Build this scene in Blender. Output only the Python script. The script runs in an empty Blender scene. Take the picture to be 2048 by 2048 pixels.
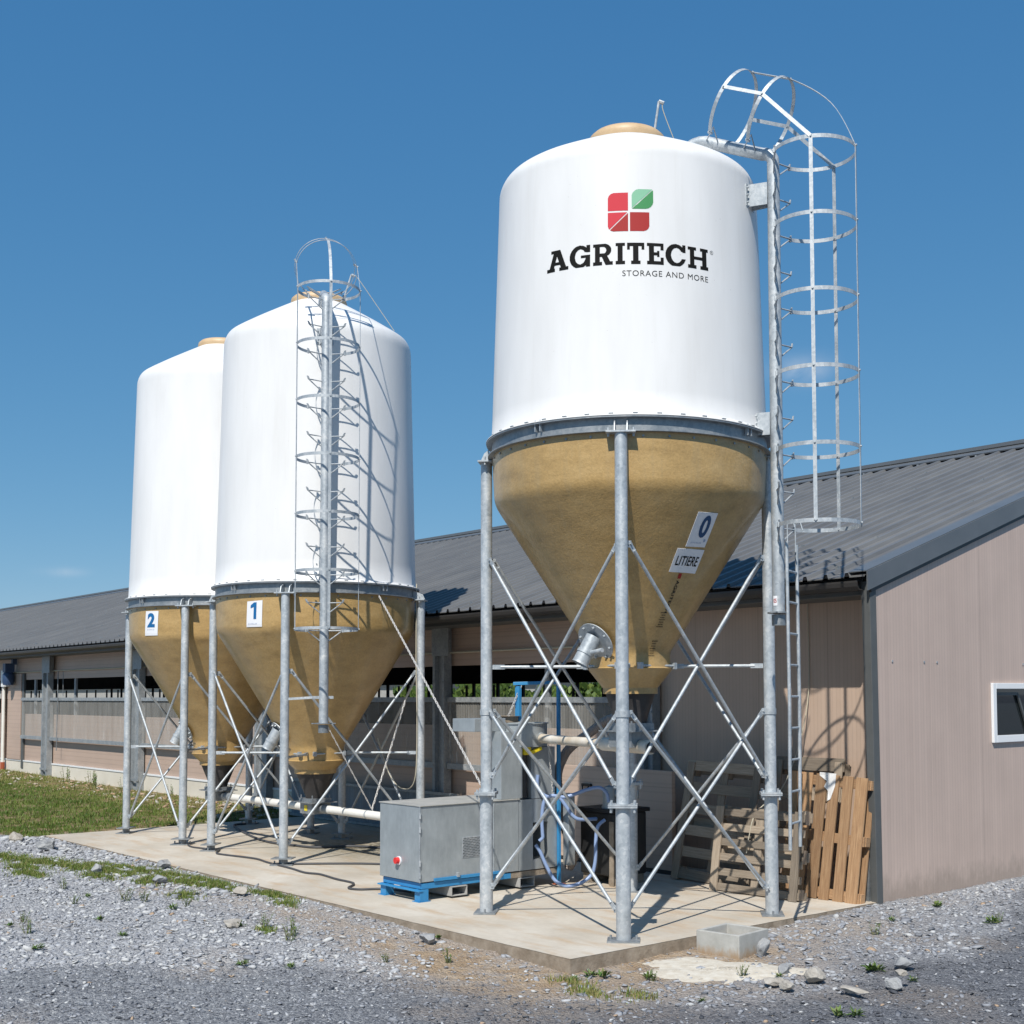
import bpy, math, random
import numpy as np
from mathutils import Vector, Matrix, noise as mnoise
random.seed(7); rng = np.random.default_rng(7)
sc = bpy.context.scene
col = sc.collection
R = math.radians

# ------------------------------------------------------------------ camera
f_px, cx, cy = 2549.6, 1165.07, 1247.94
F = Vector((-0.74986, 0.65932, 0.05486)).normalized()
Rt = Vector((0.66015, 0.75113, -0.00384)); Rt = (Rt - F * Rt.dot(F)).normalized()
U = Rt.cross(F)
CAM = Vector((7.764, -10.741, 2.1))
cd = bpy.data.cameras.new("camera"); cam = bpy.data.objects.new("camera", cd); col.objects.link(cam)
m = Matrix((Rt, U, -F)).transposed().to_4x4(); m.translation = CAM; cam.matrix_world = m
cd.sensor_width = 36; cd.lens = f_px / 2048 * 36
cd.shift_x = (1024 - cx) / 2048; cd.shift_y = (cy - 1024) / 2048
cd.clip_end = 3000; cd.clip_start = 0.1
sc.camera = cam

# ------------------------------------------------------------------ world, sun, exposure
SUN_EL = 49.5
sun_h = Vector((0.59, -0.807)).normalized()
wd = bpy.data.worlds.new("World"); sc.world = wd; wd.use_nodes = True
nt = wd.node_tree; nt.nodes.clear()
N = nt.nodes.new; L = nt.links.new
sky = N('ShaderNodeTexSky'); sky.sky_type = 'NISHITA'; sky.sun_disc = False
sky.sun_elevation = R(SUN_EL); sky.sun_rotation = math.atan2(sun_h.x, sun_h.y)
sky.altitude = 300; sky.air_density = 0.75; sky.dust_density = 0.0; sky.ozone_density = 8
# film response of the sky colour: each channel a power curve
S_ = 0.130
sp_ = N('ShaderNodeSeparateColor'); L(sky.outputs[0], sp_.inputs[0]); hsv = N('ShaderNodeCombineColor')
for ch, (A_, p_) in enumerate(((.60, .92), (.56, .57), (.615, .37))):
    a = N('ShaderNodeMath'); a.operation = 'MULTIPLY'; L(sp_.outputs[ch], a.inputs[0]); a.inputs[1].default_value = S_
    b = N('ShaderNodeMath'); b.operation = 'POWER'; L(a.outputs[0], b.inputs[0]); b.inputs[1].default_value = p_
    c = N('ShaderNodeMath'); c.operation = 'MULTIPLY'; L(b.outputs[0], c.inputs[0]); c.inputs[1].default_value = A_ / S_
    L(c.outputs[0], hsv.inputs[ch])
bg = N('ShaderNodeBackground'); bg.inputs['Strength'].default_value = 0.115
# two faint wisps of cloud, fixed in the sky
tc = N('ShaderNodeTexCoord')
def cloud(u, v, w, h, amt):
    d = (F + Rt * ((u - cx) / f_px) + U * ((cy - v) / f_px)).normalized()
    r = Vector((-d.y, d.x, 0)).normalized(); up = d.cross(r) * -1
    def dot(vec, s):
        n = N('ShaderNodeVectorMath'); n.operation = 'DOT_PRODUCT'; L(tc.outputs['Generated'], n.inputs[0]); n.inputs[1].default_value = vec
        k = N('ShaderNodeMath'); k.operation = 'MULTIPLY'; L(n.outputs['Value'], k.inputs[0]); k.inputs[1].default_value = 1 / s
        q = N('ShaderNodeMath'); q.operation = 'SUBTRACT'; L(k.outputs[0], q.inputs[0]); q.inputs[1].default_value = vec.dot(d) / s
        p = N('ShaderNodeMath'); p.operation = 'POWER'; L(q.outputs[0], p.inputs[0]); p.inputs[1].default_value = 2
        return p
    a = dot(r, w / f_px); b = dot(up, h / f_px)
    s = N('ShaderNodeMath'); s.operation = 'ADD'; L(a.outputs[0], s.inputs[0]); L(b.outputs[0], s.inputs[1])
    e = N('ShaderNodeMath'); e.operation = 'MULTIPLY'; L(s.outputs[0], e.inputs[0]); e.inputs[1].default_value = -1
    x = N('ShaderNodeMath'); x.operation = 'EXPONENT'; L(e.outputs[0], x.inputs[0])
    no = N('ShaderNodeTexNoise'); no.inputs['Scale'].default_value = 34; no.inputs['Detail'].default_value = 7; no.inputs['Distortion'].default_value = .6; L(tc.outputs['Generated'], no.inputs['Vector'])
    n2 = N('ShaderNodeMath'); n2.operation = 'MULTIPLY_ADD'; n2.use_clamp = True; L(no.outputs[0], n2.inputs[0]); n2.inputs[1].default_value = 1.8; n2.inputs[2].default_value = -.45
    mm = N('ShaderNodeMath'); mm.operation = 'MULTIPLY'; L(x.outputs[0], mm.inputs[0]); L(n2.outputs[0], mm.inputs[1])
    m2 = N('ShaderNodeMath'); m2.operation = 'MULTIPLY'; L(mm.outputs[0], m2.inputs[0]); m2.inputs[1].default_value = amt
    return m2
acc = None
for c in ((1600, 738, 58, 24, .62), (128, 1144, 34, 8, 0.35), (1090, 510, 10, 4, .01)):
    k = cloud(*c)
    if acc is None: acc = k
    else:
        s = N('ShaderNodeMath'); s.operation = 'ADD'; L(acc.outputs[0], s.inputs[0]); L(k.outputs[0], s.inputs[1]); acc = s
acc.use_clamp = True
mx = N('ShaderNodeMix'); mx.data_type = 'RGBA'; L(acc.outputs[0], mx.inputs['Factor']); L(hsv.outputs[0], mx.inputs['A']); mx.inputs['B'].default_value = (5.2, 5.6, 6.2, 1)
L(mx.outputs['Result'], bg.inputs['Color'])
wo = N('ShaderNodeOutputWorld'); L(bg.outputs[0], wo.inputs[0])

sl = bpy.data.lights.new("sun", 'SUN'); sl.energy = 4.3; sl.angle = R(0.53); sl.color = (1.0, 0.955, 0.88)
so = bpy.data.objects.new("sun", sl); col.objects.link(so)
sdir = Vector((sun_h.x * math.cos(R(SUN_EL)), sun_h.y * math.cos(R(SUN_EL)), math.sin(R(SUN_EL))))
so.rotation_euler = sdir.to_track_quat('Z', 'Y').to_euler(); so.location = (5, -15, 20)
sc.view_settings.view_transform = 'Standard'; sc.view_settings.look = 'None'
sc.view_settings.exposure = 0.24; sc.view_settings.gamma = 1
sc.render.engine = 'CYCLES'

# ------------------------------------------------------------------ materials
def mat(name, base=(.5, .5, .5), rough=.5, metal=0., spec=.5, coat=0.):
    mt = bpy.data.materials.new(name); mt.use_nodes = True
    b = mt.node_tree.nodes['Principled BSDF']
    b.inputs['Base Color'].default_value = (*base, 1); b.inputs['Roughness'].default_value = rough
    b.inputs['Metallic'].default_value = metal; b.inputs['Specular IOR Level'].default_value = spec
    b.inputs['Coat Weight'].default_value = coat; b.inputs['Coat Roughness'].default_value = .12
    return mt
def nd(mt, t, **k):
    n = mt.node_tree.nodes.new(t)
    for a, v in k.items():
        if a in n.inputs: n.inputs[a].default_value = v
        else: setattr(n, a, v)
    return n
def lk(mt, a, b): mt.node_tree.links.new(a, b)
def bsdf(mt): return mt.node_tree.nodes['Principled BSDF']
def coords(mt, scale=(1, 1, 1), kind='Position'):
    g = nd(mt, 'ShaderNodeNewGeometry') if kind == 'Position' else nd(mt, 'ShaderNodeTexCoord')
    mp = nd(mt, 'ShaderNodeMapping'); mp.inputs['Scale'].default_value = scale
    lk(mt, g.outputs['Position'] if kind == 'Position' else g.outputs[kind], mp.inputs['Vector'])
    return mp.outputs[0]
def noise(mt, vec, scale, detail=4, rough=.55):
    n = nd(mt, 'ShaderNodeTexNoise'); n.inputs['Scale'].default_value = scale; n.inputs['Detail'].default_value = detail; n.inputs['Roughness'].default_value = rough
    lk(mt, vec, n.inputs['Vector']); return n.outputs['Fac']
def ramp(mt, fac, stops):
    r = nd(mt, 'ShaderNodeValToRGB'); e = r.color_ramp.elements
    while len(e) < len(stops): e.new(.5)
    for el, (p, c) in zip(e, stops): el.position = p; el.color = (*c, 1) if len(c) == 3 else c
    lk(mt, fac, r.inputs[0]); return r.outputs[0]
def mixc(mt, fac, a, b, blend='MIX'):
    n = nd(mt, 'ShaderNodeMix'); n.data_type = 'RGBA'; n.blend_type = blend
    for s, v in (('Factor', fac), ('A', a), ('B', b)):
        if hasattr(v, 'is_linked') or hasattr(v, 'links'): lk(mt, v, n.inputs[s])
        elif s == 'Factor': n.inputs[s].default_value = v
        else: n.inputs[s].default_value = (*v, 1)
    return n.outputs['Result']
def mth(mt, op, a, b=None, clamp=False):
    n = nd(mt, 'ShaderNodeMath'); n.operation = op; n.use_clamp = clamp
    for i, v in enumerate((a, b)):
        if v is None: continue
        if isinstance(v, (int, float)): n.inputs[i].default_value = v
        else: lk(mt, v, n.inputs[i])
    return n.outputs[0]
def bump(mt, h, strength=.3, dist=.01):
    b = nd(mt, 'ShaderNodeBump'); b.inputs['Strength'].default_value = strength; b.inputs['Distance'].default_value = dist
    lk(mt, h, b.inputs['Height']); lk(mt, b.outputs[0], bsdf(mt).inputs['Normal']); return b
def sep(mt, v):
    s = nd(mt, 'ShaderNodeSeparateXYZ'); lk(mt, v, s.inputs[0]); return s.outputs
def base(mt, c): lk(mt, c, bsdf(mt).inputs['Base Color'])

def m_gelcoat():
    t = mat('white_gelcoat', (.8, .8, .8), .48, coat=.04, spec=.35)
    v = coords(t, (1, 1, .25)); n = noise(t, v, 2.5, 5); n2 = noise(t, coords(t), 35, 3)
    c = ramp(t, n, [(.3, (.715, .71, .70)), (.65, (.79, .785, .775))])
    sp = ramp(t, n2, [(.235, (.62, .60, .57)), (.27, (1, 1, 1))])
    c = mixc(t, .6, c, sp, 'MULTIPLY'); dr = noise(t, coords(t, (1, 1, .05)), 9, 5, .7)
    base(t, mixc(t, ramp(t, dr, [(.55, (0, 0, 0)), (.75, (.18, .18, .18))]), c, (.60, .575, .53)))
    bump(t, noise(t, coords(t, (1, 1, .4)), 3.2, 3), .12, .012); return t
def m_frp():
    t = mat('tan_fibreglass', (.45, .28, .1), .34, coat=.25)
    v = coords(t); a = noise(t, coords(t, (1, 1, 2.5)), 3, 6, .65); b = noise(t, v, 40, 4, .7)
    c = ramp(t, a, [(.28, (.35, .225, .085)), (.5, (.46, .30, .118)), (.72, (.52, .35, .15))])
    c2 = ramp(t, b, [(.3, (.80, .80, .80)), (.7, (1.1, 1.1, 1.1))])
    base(t, mixc(t, .8, c, c2, 'MULTIPLY'))
    st_ = noise(t, coords(t, (1, 1, .10)), 7, 5, .7); c3 = mixc(t, ramp(t, st_, [(.52, (0, 0, 0)), (.72, (.45, .45, .45))]), mixc(t, .8, c, c2, 'MULTIPLY'), (.38, .285, .15)); base(t, c3)
    h = mth(t, 'ADD', noise(t, v, 55, 3, .7), mth(t, 'MULTIPLY', noise(t, v, 9, 3), 1.5)); bump(t, h, .45, .006); return t
def m_galv(name, dark=1., metal=.55, rough=.42, dirt=.0):
    t = mat(name, (.5, .52, .54), rough, metal)
    v = coords(t); vo = nd(t, 'ShaderNodeTexVoronoi'); vo.inputs['Scale'].default_value = 42; lk(t, v, vo.inputs['Vector'])
    s = sep(t, vo.outputs['Color'])[0]
    a = noise(t, coords(t, (1, 1, .6)), 9, 5, .6)
    k = mth(t, 'ADD', mth(t, 'MULTIPLY', s, .22), mth(t, 'MULTIPLY', a, .78))
    q = dark
    c = ramp(t, k, [(.25, (.36 * q, .40 * q, .43 * q)), (.5, (.50 * q, .54 * q, .57 * q)), (.62, (.58 * q, .61 * q, .63 * q)), (.78, (.74 * q, .75 * q, .75 * q))])
    if dirt:
        z = sep(t, v)[2]; dn = noise(t, v, 14, 5, .7)
        fz = mth(t, 'MULTIPLY', mth(t, 'SUBTRACT', 1, mth(t, 'MULTIPLY', z, 2.2), True), dn, True)
        c = mixc(t, mth(t, 'MULTIPLY', fz, dirt), c, (.28, .20, .12))
    base(t, c)
    lk(t, ramp(t, a, [(.3, (rough - .1,) * 3), (.7, (rough + .15,) * 3)]), bsdf(t).inputs['Roughness'])
    bump(t, k, .12, .004); return t
def m_sheetmetal():
    t = mat('grey_sheet_metal', (.3, .33, .35), .42, .35)
    v = coords(t); a = noise(t, v, 3.5, 6, .65); b = noise(t, coords(t, (1, 1, .3)), 22, 4, .7)
    z = sep(t, v)[2]; y = sep(t, v)[1]
    c = ramp(t, a, [(.3, (.32, .35, .365)), (.7, (.42, .455, .47))])
    c = mixc(t, .5, c, ramp(t, b, [(.35, (.85, .86, .87)), (.65, (1.1, 1.1, 1.1))]), 'MULTIPLY')
    dz = mth(t, 'MULTIPLY', mth(t, 'SUBTRACT', 1, mth(t, 'MULTIPLY', z, 2.6), True), mth(t, 'MULTIPLY', mth(t, 'ADD', y, 2.3), 1.6, True), True)
    c = mixc(t, mth(t, 'MULTIPLY', dz, ramp(t, b, [(.35, (0, 0, 0)), (.6, (1, 1, 1))])), c, (.42, .33, .22))
    base(t, c); bump(t, a, .1, .01); return t
def m_ribbed(name, axis, period, colr, tone=.06, splash=False):
    """insulated cladding: fine grooves along one axis plus a joint every metre"""
    t = mat(name, colr, .5)
    v = coords(t); x = sep(t, v)['XYZ'.index(axis)]
    fr = mth(t, 'FRACT', mth(t, 'MULTIPLY', x, 1 / period))
    g = mth(t, 'GREATER_THAN', mth(t, 'ABSOLUTE', mth(t, 'SUBTRACT', fr, .5)), .40)
    fr2 = mth(t, 'FRACT', mth(t, 'MULTIPLY', x, 1 / 1.0)); g2 = mth(t, 'LESS_THAN', fr2, .012)
    idn = nd(t, 'ShaderNodeTexWhiteNoise'); idn.noise_dimensions = '1D'; lk(t, mth(t, 'FLOOR', mth(t, 'MULTIPLY', x, 1 / period)), idn.inputs['W'])
    n = noise(t, v, 1.6, 5)
    c = ramp(t, n, [(.3, tuple(k * .94 for k in colr)), (.7, tuple(k * 1.05 for k in colr))])
    c = mixc(t, mth(t, 'MULTIPLY', idn.outputs['Value'], tone * 3), c, tuple(min(1, k * 1.3) for k in colr))
    c = mixc(t, mth(t, 'MULTIPLY', g, .22), c, tuple(k * .62 for k in colr))
    c = mixc(t, mth(t, 'MULTIPLY', g2, .3), c, tuple(k * .4 for k in colr))
    if splash:
        dn = noise(t, coords(t, (1, 1, .4)), 9, 6, .75); k = mth(t, 'MULTIPLY', mth(t, 'SUBTRACT', dn, mth(t, 'MULTIPLY', mth(t, 'ADD', sep(t, v)[2], .05), 1.6)), 3, True); c = mixc(t, mth(t, 'MULTIPLY', k, .55), c, (.26, .21, .17))
        sn = noise(t, coords(t, (1, 6, .12)), 2.2, 5, .7); c = mixc(t, ramp(t, sn, [(.5, (0, 0, 0)), (.75, (.10, .10, .10))]), c, (.36, .31, .28))
    base(t, c)
    h = mth(t, 'SUBTRACT', 1, mth(t, 'ADD', g, g2, True)); bump(t, h, .35, .003); return t
def m_noisy(name, c1, c2, scale=8, rough=.7, bs=.3, bd=.01, metal=0., stretch=(1, 1, 1)):
    t = mat(name, c1, rough, metal); v = coords(t, stretch); n = noise(t, v, scale, 6, .62)
    base(t, ramp(t, n, [(.3, c1), (.7, c2)])); bump(t, noise(t, v, scale * 5, 4, .7), bs, bd); return t
def m_wood(name, c1, c2, c3):
    t = mat(name, c1, .75)
    g = nd(t, 'ShaderNodeTexCoord'); at = nd(t, 'ShaderNodeAttribute'); at.attribute_name = 'tint'
    uv = nd(t, 'ShaderNodeUVMap')
    mp = nd(t, 'ShaderNodeMapping'); mp.inputs['Scale'].default_value = (1.2, 22, 1); lk(t, g.outputs['UV'], mp.inputs['Vector'])
    n = noise(t, mp.outputs[0], 3, 7, .7)
    mp2 = nd(t, 'ShaderNodeMapping'); mp2.inputs['Scale'].default_value = (6, 14, 1); lk(t, g.outputs['UV'], mp2.inputs['Vector'])
    kn = noise(t, mp2.outputs[0], 2.2, 3, .5)
    c = ramp(t, n, [(.25, c1), (.5, c2), (.75, c3)])
    c = mixc(t, .85, c, ramp(t, at.outputs['Fac'], [(0, (.42, .40, .38)), (1, (1.55, 1.45, 1.32))]), 'MULTIPLY')
    c = mixc(t, ramp(t, kn, [(.70, (0, 0, 0)), (.76, (.7, .7, .7))]), c, tuple(k * .35 for k in c1))
    base(t, c); bump(t, n, .5, .004); return t
def m_concrete():
    t = mat('pad_concrete', (.5, .46, .4), .85)
    v = coords(t); a = noise(t, v, .9, 6, .6); b = noise(t, v, 14, 6, .7); s = noise(t, coords(t, (1, 3.5, 1)), 1.3, 5, .6)
    c = ramp(t, a, [(.3, (.44, .385, .31)), (.55, (.55, .495, .415)), (.75, (.63, .585, .51))])
    c = mixc(t, ramp(t, s, [(.5, (0, 0, 0)), (.68, (.75, .75, .75))]), c, (.47, .345, .225))
    # darker olive-brown tone behind the middle silo, broken up by noise
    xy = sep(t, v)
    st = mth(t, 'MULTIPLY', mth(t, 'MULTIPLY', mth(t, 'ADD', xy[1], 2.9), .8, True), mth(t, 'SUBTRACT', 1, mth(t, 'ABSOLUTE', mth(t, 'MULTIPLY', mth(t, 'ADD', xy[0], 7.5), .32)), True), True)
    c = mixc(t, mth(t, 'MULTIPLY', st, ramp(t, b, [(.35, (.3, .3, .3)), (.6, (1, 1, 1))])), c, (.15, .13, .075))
    c = mixc(t, .5, c, ramp(t, b, [(.3, (.86, .86, .86)), (.7, (1.08, 1.08, 1.08))]), 'MULTIPLY')
    base(t, c); bump(t, mth(t, 'ADD', b, noise(t, v, 90, 3)), .25, .004)
    return t
def m_basin():
    t = mat('dirty_basin_concrete', (.4, .4, .39), .88); v = coords(t); z = sep(t, v)[2]
    a = noise(t, v, 6, 6, .65); b = noise(t, coords(t, (1, 1, .35)), 26, 5, .75)
    c = ramp(t, a, [(.3, (.33, .325, .30)), (.7, (.47, .465, .44))])
    k = mth(t, 'MULTIPLY', mth(t, 'SUBTRACT', mth(t, 'ADD', mth(t, 'MULTIPLY', b, .55), .05), mth(t, 'MULTIPLY', mth(t, 'ADD', z, .14), 2.6)), 4.5, True)
    c = mixc(t, k, c, (.33, .235, .15)); base(t, c); bump(t, mth(t, 'ADD', b, a), .5, .004); return t
def m_slabside():
    return m_noisy('pad_edge_concrete', (.20, .155, .11), (.36, .30, .235), 9, .9, .6, .01)
def m_poly():
    t = bpy.data.materials.new('translucent_sheet'); t.use_nodes = True; b = bsdf(t)
    v = coords(t, (1, 1, .12)); a = noise(t, v, 4.5, 5, .7)
    c = ramp(t, a, [(.35, (.44, .43, .40)), (.60, (.50, .49, .46)), (.74, (.68, .67, .64))])
    base(t, c); b.inputs['Roughness'].default_value = .25
    al = ramp(t, a, [(.35, (.30,) * 3), (.62, (.42,) * 3), (.74, (.68,) * 3)]); lk(t, al, b.inputs['Alpha']); return t
def m_leaf(name, cs):
    t = mat(name, cs[1], .55, spec=.3); at = nd(t, 'ShaderNodeAttribute'); at.attribute_name = 'tint'
    base(t, ramp(t, at.outputs['Fac'], [(i / (len(cs) - 1), c) for i, c in enumerate(cs)]))
    b = bsdf(t); b.inputs['Transmission Weight'].default_value = 0; return t
def m_stone():
    t = mat('crushed_stone', (.3, .31, .33), .8, spec=.35); at = nd(t, 'ShaderNodeAttribute'); at.attribute_name = 'tint'
    c = ramp(t, at.outputs['Fac'], [(0, (.06, .064, .075)), (.25, (.13, .137, .155)), (.5, (.26, .27, .295)), (.75, (.40, .41, .43)), (.90, (.54, .54, .53)), (.95, (.44, .38, .31)), (1, (.40, .27, .17))])
    n = noise(t, coords(t), 60, 4, .7); c = mixc(t, .6, c, ramp(t, n, [(.3, (.72, .72, .72)), (.7, (1.15, 1.15, 1.15))]), 'MULTIPLY')
    base(t, c); bump(t, n, .5, .004); return t
def m_ground():
    t = mat('yard_ground', (.3, .3, .3), .95, spec=.2)
    v = coords(t); xy = sep(t, v)
    fine = noise(t, v, 45, 5, .75); mid = noise(t, v, 3, 6, .65)
    vo = nd(t, 'ShaderNodeTexVoronoi'); vo.inputs['Scale'].default_value = 38; lk(t, v, vo.inputs['Vector'])
    vs = sep(t, vo.outputs['Color'])[0]
    vo2 = nd(t, 'ShaderNodeTexVoronoi'); vo2.inputs['Scale'].default_value = 95; lk(t, v, vo2.inputs['Vector'])
    vs2 = sep(t, vo2.outputs['Color'])[1]
    k = mth(t, 'ADD', mth(t, 'MULTIPLY', vs, .55), mth(t, 'MULTIPLY', vs2, .45))
    light = ramp(t, k, [(.15, (.24, .245, .26)), (.5, (.37, .375, .39)), (.85, (.50, .50, .50))])
    dark = ramp(t, k, [(.15, (.12, .126, .14)), (.5, (.22, .228, .245)), (.85, (.35, .36, .37))])
    rt = mth(t, 'MULTIPLY', mth(t, 'ADD', xy[0], .6), .5, True)
    dark = mixc(t, mth(t, 'MULTIPLY', rt, .5), dark, (.07, .076, .095)); light = mixc(t, mth(t, 'MULTIPLY', rt, .35), light, (.16, .17, .195))
    at = nd(t, 'ShaderNodeAttribute'); at.attribute_name = 'driveway'
    at2 = nd(t, 'ShaderNodeAttribute'); at2.attribute_name = 'soil'
    at3 = nd(t, 'ShaderNodeAttribute'); at3.attribute_name = 'turf'
    c = mixc(t, at.outputs['Fac'], light, dark)
    soil = ramp(t, noise(t, v, 7, 6, .7), [(.3, (.30, .205, .125)), (.55, (.42, .315, .21)), (.75, (.52, .42, .31))])
    c = mixc(t, mth(t, 'MULTIPLY', at2.outputs['Fac'], ramp(t, mth(t, 'ADD', mth(t, 'MULTIPLY', mid, .6), mth(t, 'MULTIPLY', fine, .4)), [(.36, (.15, .15, .15)), (.54, (1, 1, 1))])), c, soil)
    turf = ramp(t, mid, [(.3, (.06, .08, .02)), (.45, (.13, .125, .04)), (.54, (.26, .19, .10)), (.70, (.38, .28, .18))])
    c = mixc(t, at3.outputs['Fac'], c, turf)
    base(t, c)
    h = mth(t, 'ADD', mth(t, 'MULTIPLY', vo.outputs['Distance'], -1.4), mth(t, 'ADD', mth(t, 'MULTIPLY', vo2.outputs['Distance'], -.7), fine)); bump(t, h, .9, .014); return t

M = dict(
    white=m_gelcoat(), frp=m_frp(), galv=m_galv('galvanised_steel', .88, .45, .55), galvleg=m_galv('galvanised_leg_tube', .95, .35, .5, .25),
    galvdark=m_galv('weathered_galvanised', .55, .5, .5), galvring=m_galv('galvanised_ring', .58, .45, .45), galvcol=m_galv('galvanised_column', .62, .3, .55), sheet=m_sheetmetal(),
    gable=m_ribbed('gable_cladding', 'Y', .052, (.51, .395, .335), .09, True), vwall=m_ribbed('upright_cladding', 'X', .052, (.50, .375, .29)),
    hwall=m_ribbed('flat_laid_cladding', 'Z', .105, (.47, .35, .28)), lowpanel=m_ribbed('shutter_cladding', 'Z', .105, (.48, .37, .30)),
    roof=m_noisy('dark_grey_roof_sheet', (.120, .123, .128), (.178, .178, .177), 2.4, .45, .03, .003, stretch=(1, .12, 1)), trim=m_noisy('anthracite_trim', (.10, .112, .125), (.125, .137, .15), 2, .4, .02, .002),
    darktrim=m_noisy('dark_gutter', (.035, .033, .033), (.05, .047, .045), 3, .45, .02, .002),
    cornertrim=m_noisy('grey_corner_trim', (.085, .09, .09), (.11, .115, .115), 3, .5, .02, .002),
    tancap=m_noisy('tan_lid', (.52, .36, .2), (.62, .45, .27), 6, .5, .1, .003), boot=m_noisy('black_rubber', (.02, .018, .018), (.05, .046, .045), 5, .5, .1, .004),
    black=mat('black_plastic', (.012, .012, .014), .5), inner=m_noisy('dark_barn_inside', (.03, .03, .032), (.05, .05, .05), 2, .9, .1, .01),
    concrete=m_concrete(), slabside=m_slabside(), plinth=m_noisy('cream_plinth_concrete', (.60, .55, .46), (.70, .66, .57), 1.5, .85, .15, .004),
    pvc=m_noisy('white_pvc', (.70, .68, .62), (.80, .78, .74), 3, .4, .03, .002), pvcold=m_noisy('stained_pvc', (.46, .36, .24), (.78, .75, .68), 3.0, .5, .05, .002),
    blue=m_noisy('blue_paint', (.025, .20, .44), (.045, .265, .52), 5, .45, .1, .002), poly=m_poly(),
    whitepaint=mat('white_frame', (.78, .79, .80), .35), glass=mat('window_glass', (.015, .02, .022), .03, spec=.9),
    sign=mat('white_sign_board', (.80, .80, .82), .4), navy=mat('navy_print', (.01, .065, .17), .4), ink=mat('black_print', (.009, .009, .008), .7, spec=.15), inkgrey=mat('dark_grey_print', (.03, .03, .03), .7, spec=.15),
    signblue=mat('blue_print', (.01, .13, .33), .4), paleprint=mat('pale_grey_print', (.35, .42, .55), .5),
    red1=mat('bright_red_print', (.60, .045, .062), .6, spec=.2), red2=mat('deep_red_print', (.37, .032, .03), .6, spec=.2), green1=mat('pale_green_print', (.24, .50, .33), .6, spec=.2), green2=mat('mid_green_print', (.065, .27, .10), .6, spec=.2),
    redb=mat('red_plastic', (.7, .03, .03), .4), yellow=mat('yellow_plastic', (.75, .58, .02), .45), motor=mat('blue_motor_paint', (.03, .06, .13), .45),
    clay=mat('terracotta_pipe', (.35, .08, .03), .6), hose=mat('pale_blue_hose', (.24, .33, .53), .35), corr=m_noisy('grey_ribbed_hose', (.26, .215, .19), (.36, .305, .27), 6, .55, .05, .002),
    rope=mat('white_steel_rope', (.62, .60, .57), .5, .2), cord=mat('pale_cord', (.5, .46, .36), .8), cable=mat('dark_grey_cable', (.06, .06, .065), .6), greenwire=mat('earth_wire', (.05, .3, .15), .5),
    wood=m_wood('brown_pallet_wood', (.20, .115, .065), (.36, .225, .125), (.52, .365, .225)), greywood=m_wood('grey_pallet_wood', (.18, .15, .12), (.30, .255, .205), (.42, .37, .31)),
    basinc=m_basin(), basin=m_noisy('basin_concrete', (.33, .325, .31), (.45, .445, .43), 5, .85, .3, .005), tank=m_noisy('stained_black_tank', (.010, .011, .013), (.035, .033, .03), 5, .6, .15, .005, stretch=(1, 1, .25)),
    stone=m_stone(), rock=m_noisy('grey_rock', (.20, .21, .23), (.42, .42, .41), 9, .85, .6, .01), palerock=m_noisy('pale_rock', (.28, .25, .21), (.46, .43, .385), 14, .85, .6, .01),
    ground=m_ground(), grass=m_leaf('grass_blades', [(.035, .075, .012), (.075, .135, .02), (.15, .20, .04), (.30, .25, .11)]), weed=m_leaf('weed_leaves', [(.035, .085, .012), (.09, .17, .03), (.15, .18, .06), (.17, .11, .06)]),
    hedge=m_leaf('hedge_leaves', [(.03, .06, .012), (.07, .12, .025), (.13, .18, .04)]), paper=mat('torn_white_paper', (.75, .74, .72), .7), lime=m_noisy('spilt_lime', (.50, .44, .35), (.66, .62, .54), 12, .95, .6, .006),
    dusty=m_noisy('dusty_sheet_metal', (.34, .34, .32), (.47, .455, .42), 4, .6, .08, .003, .15),
    rubber2=mat('wrapped_pipe', (.03, .03, .032), .5),
)

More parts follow.
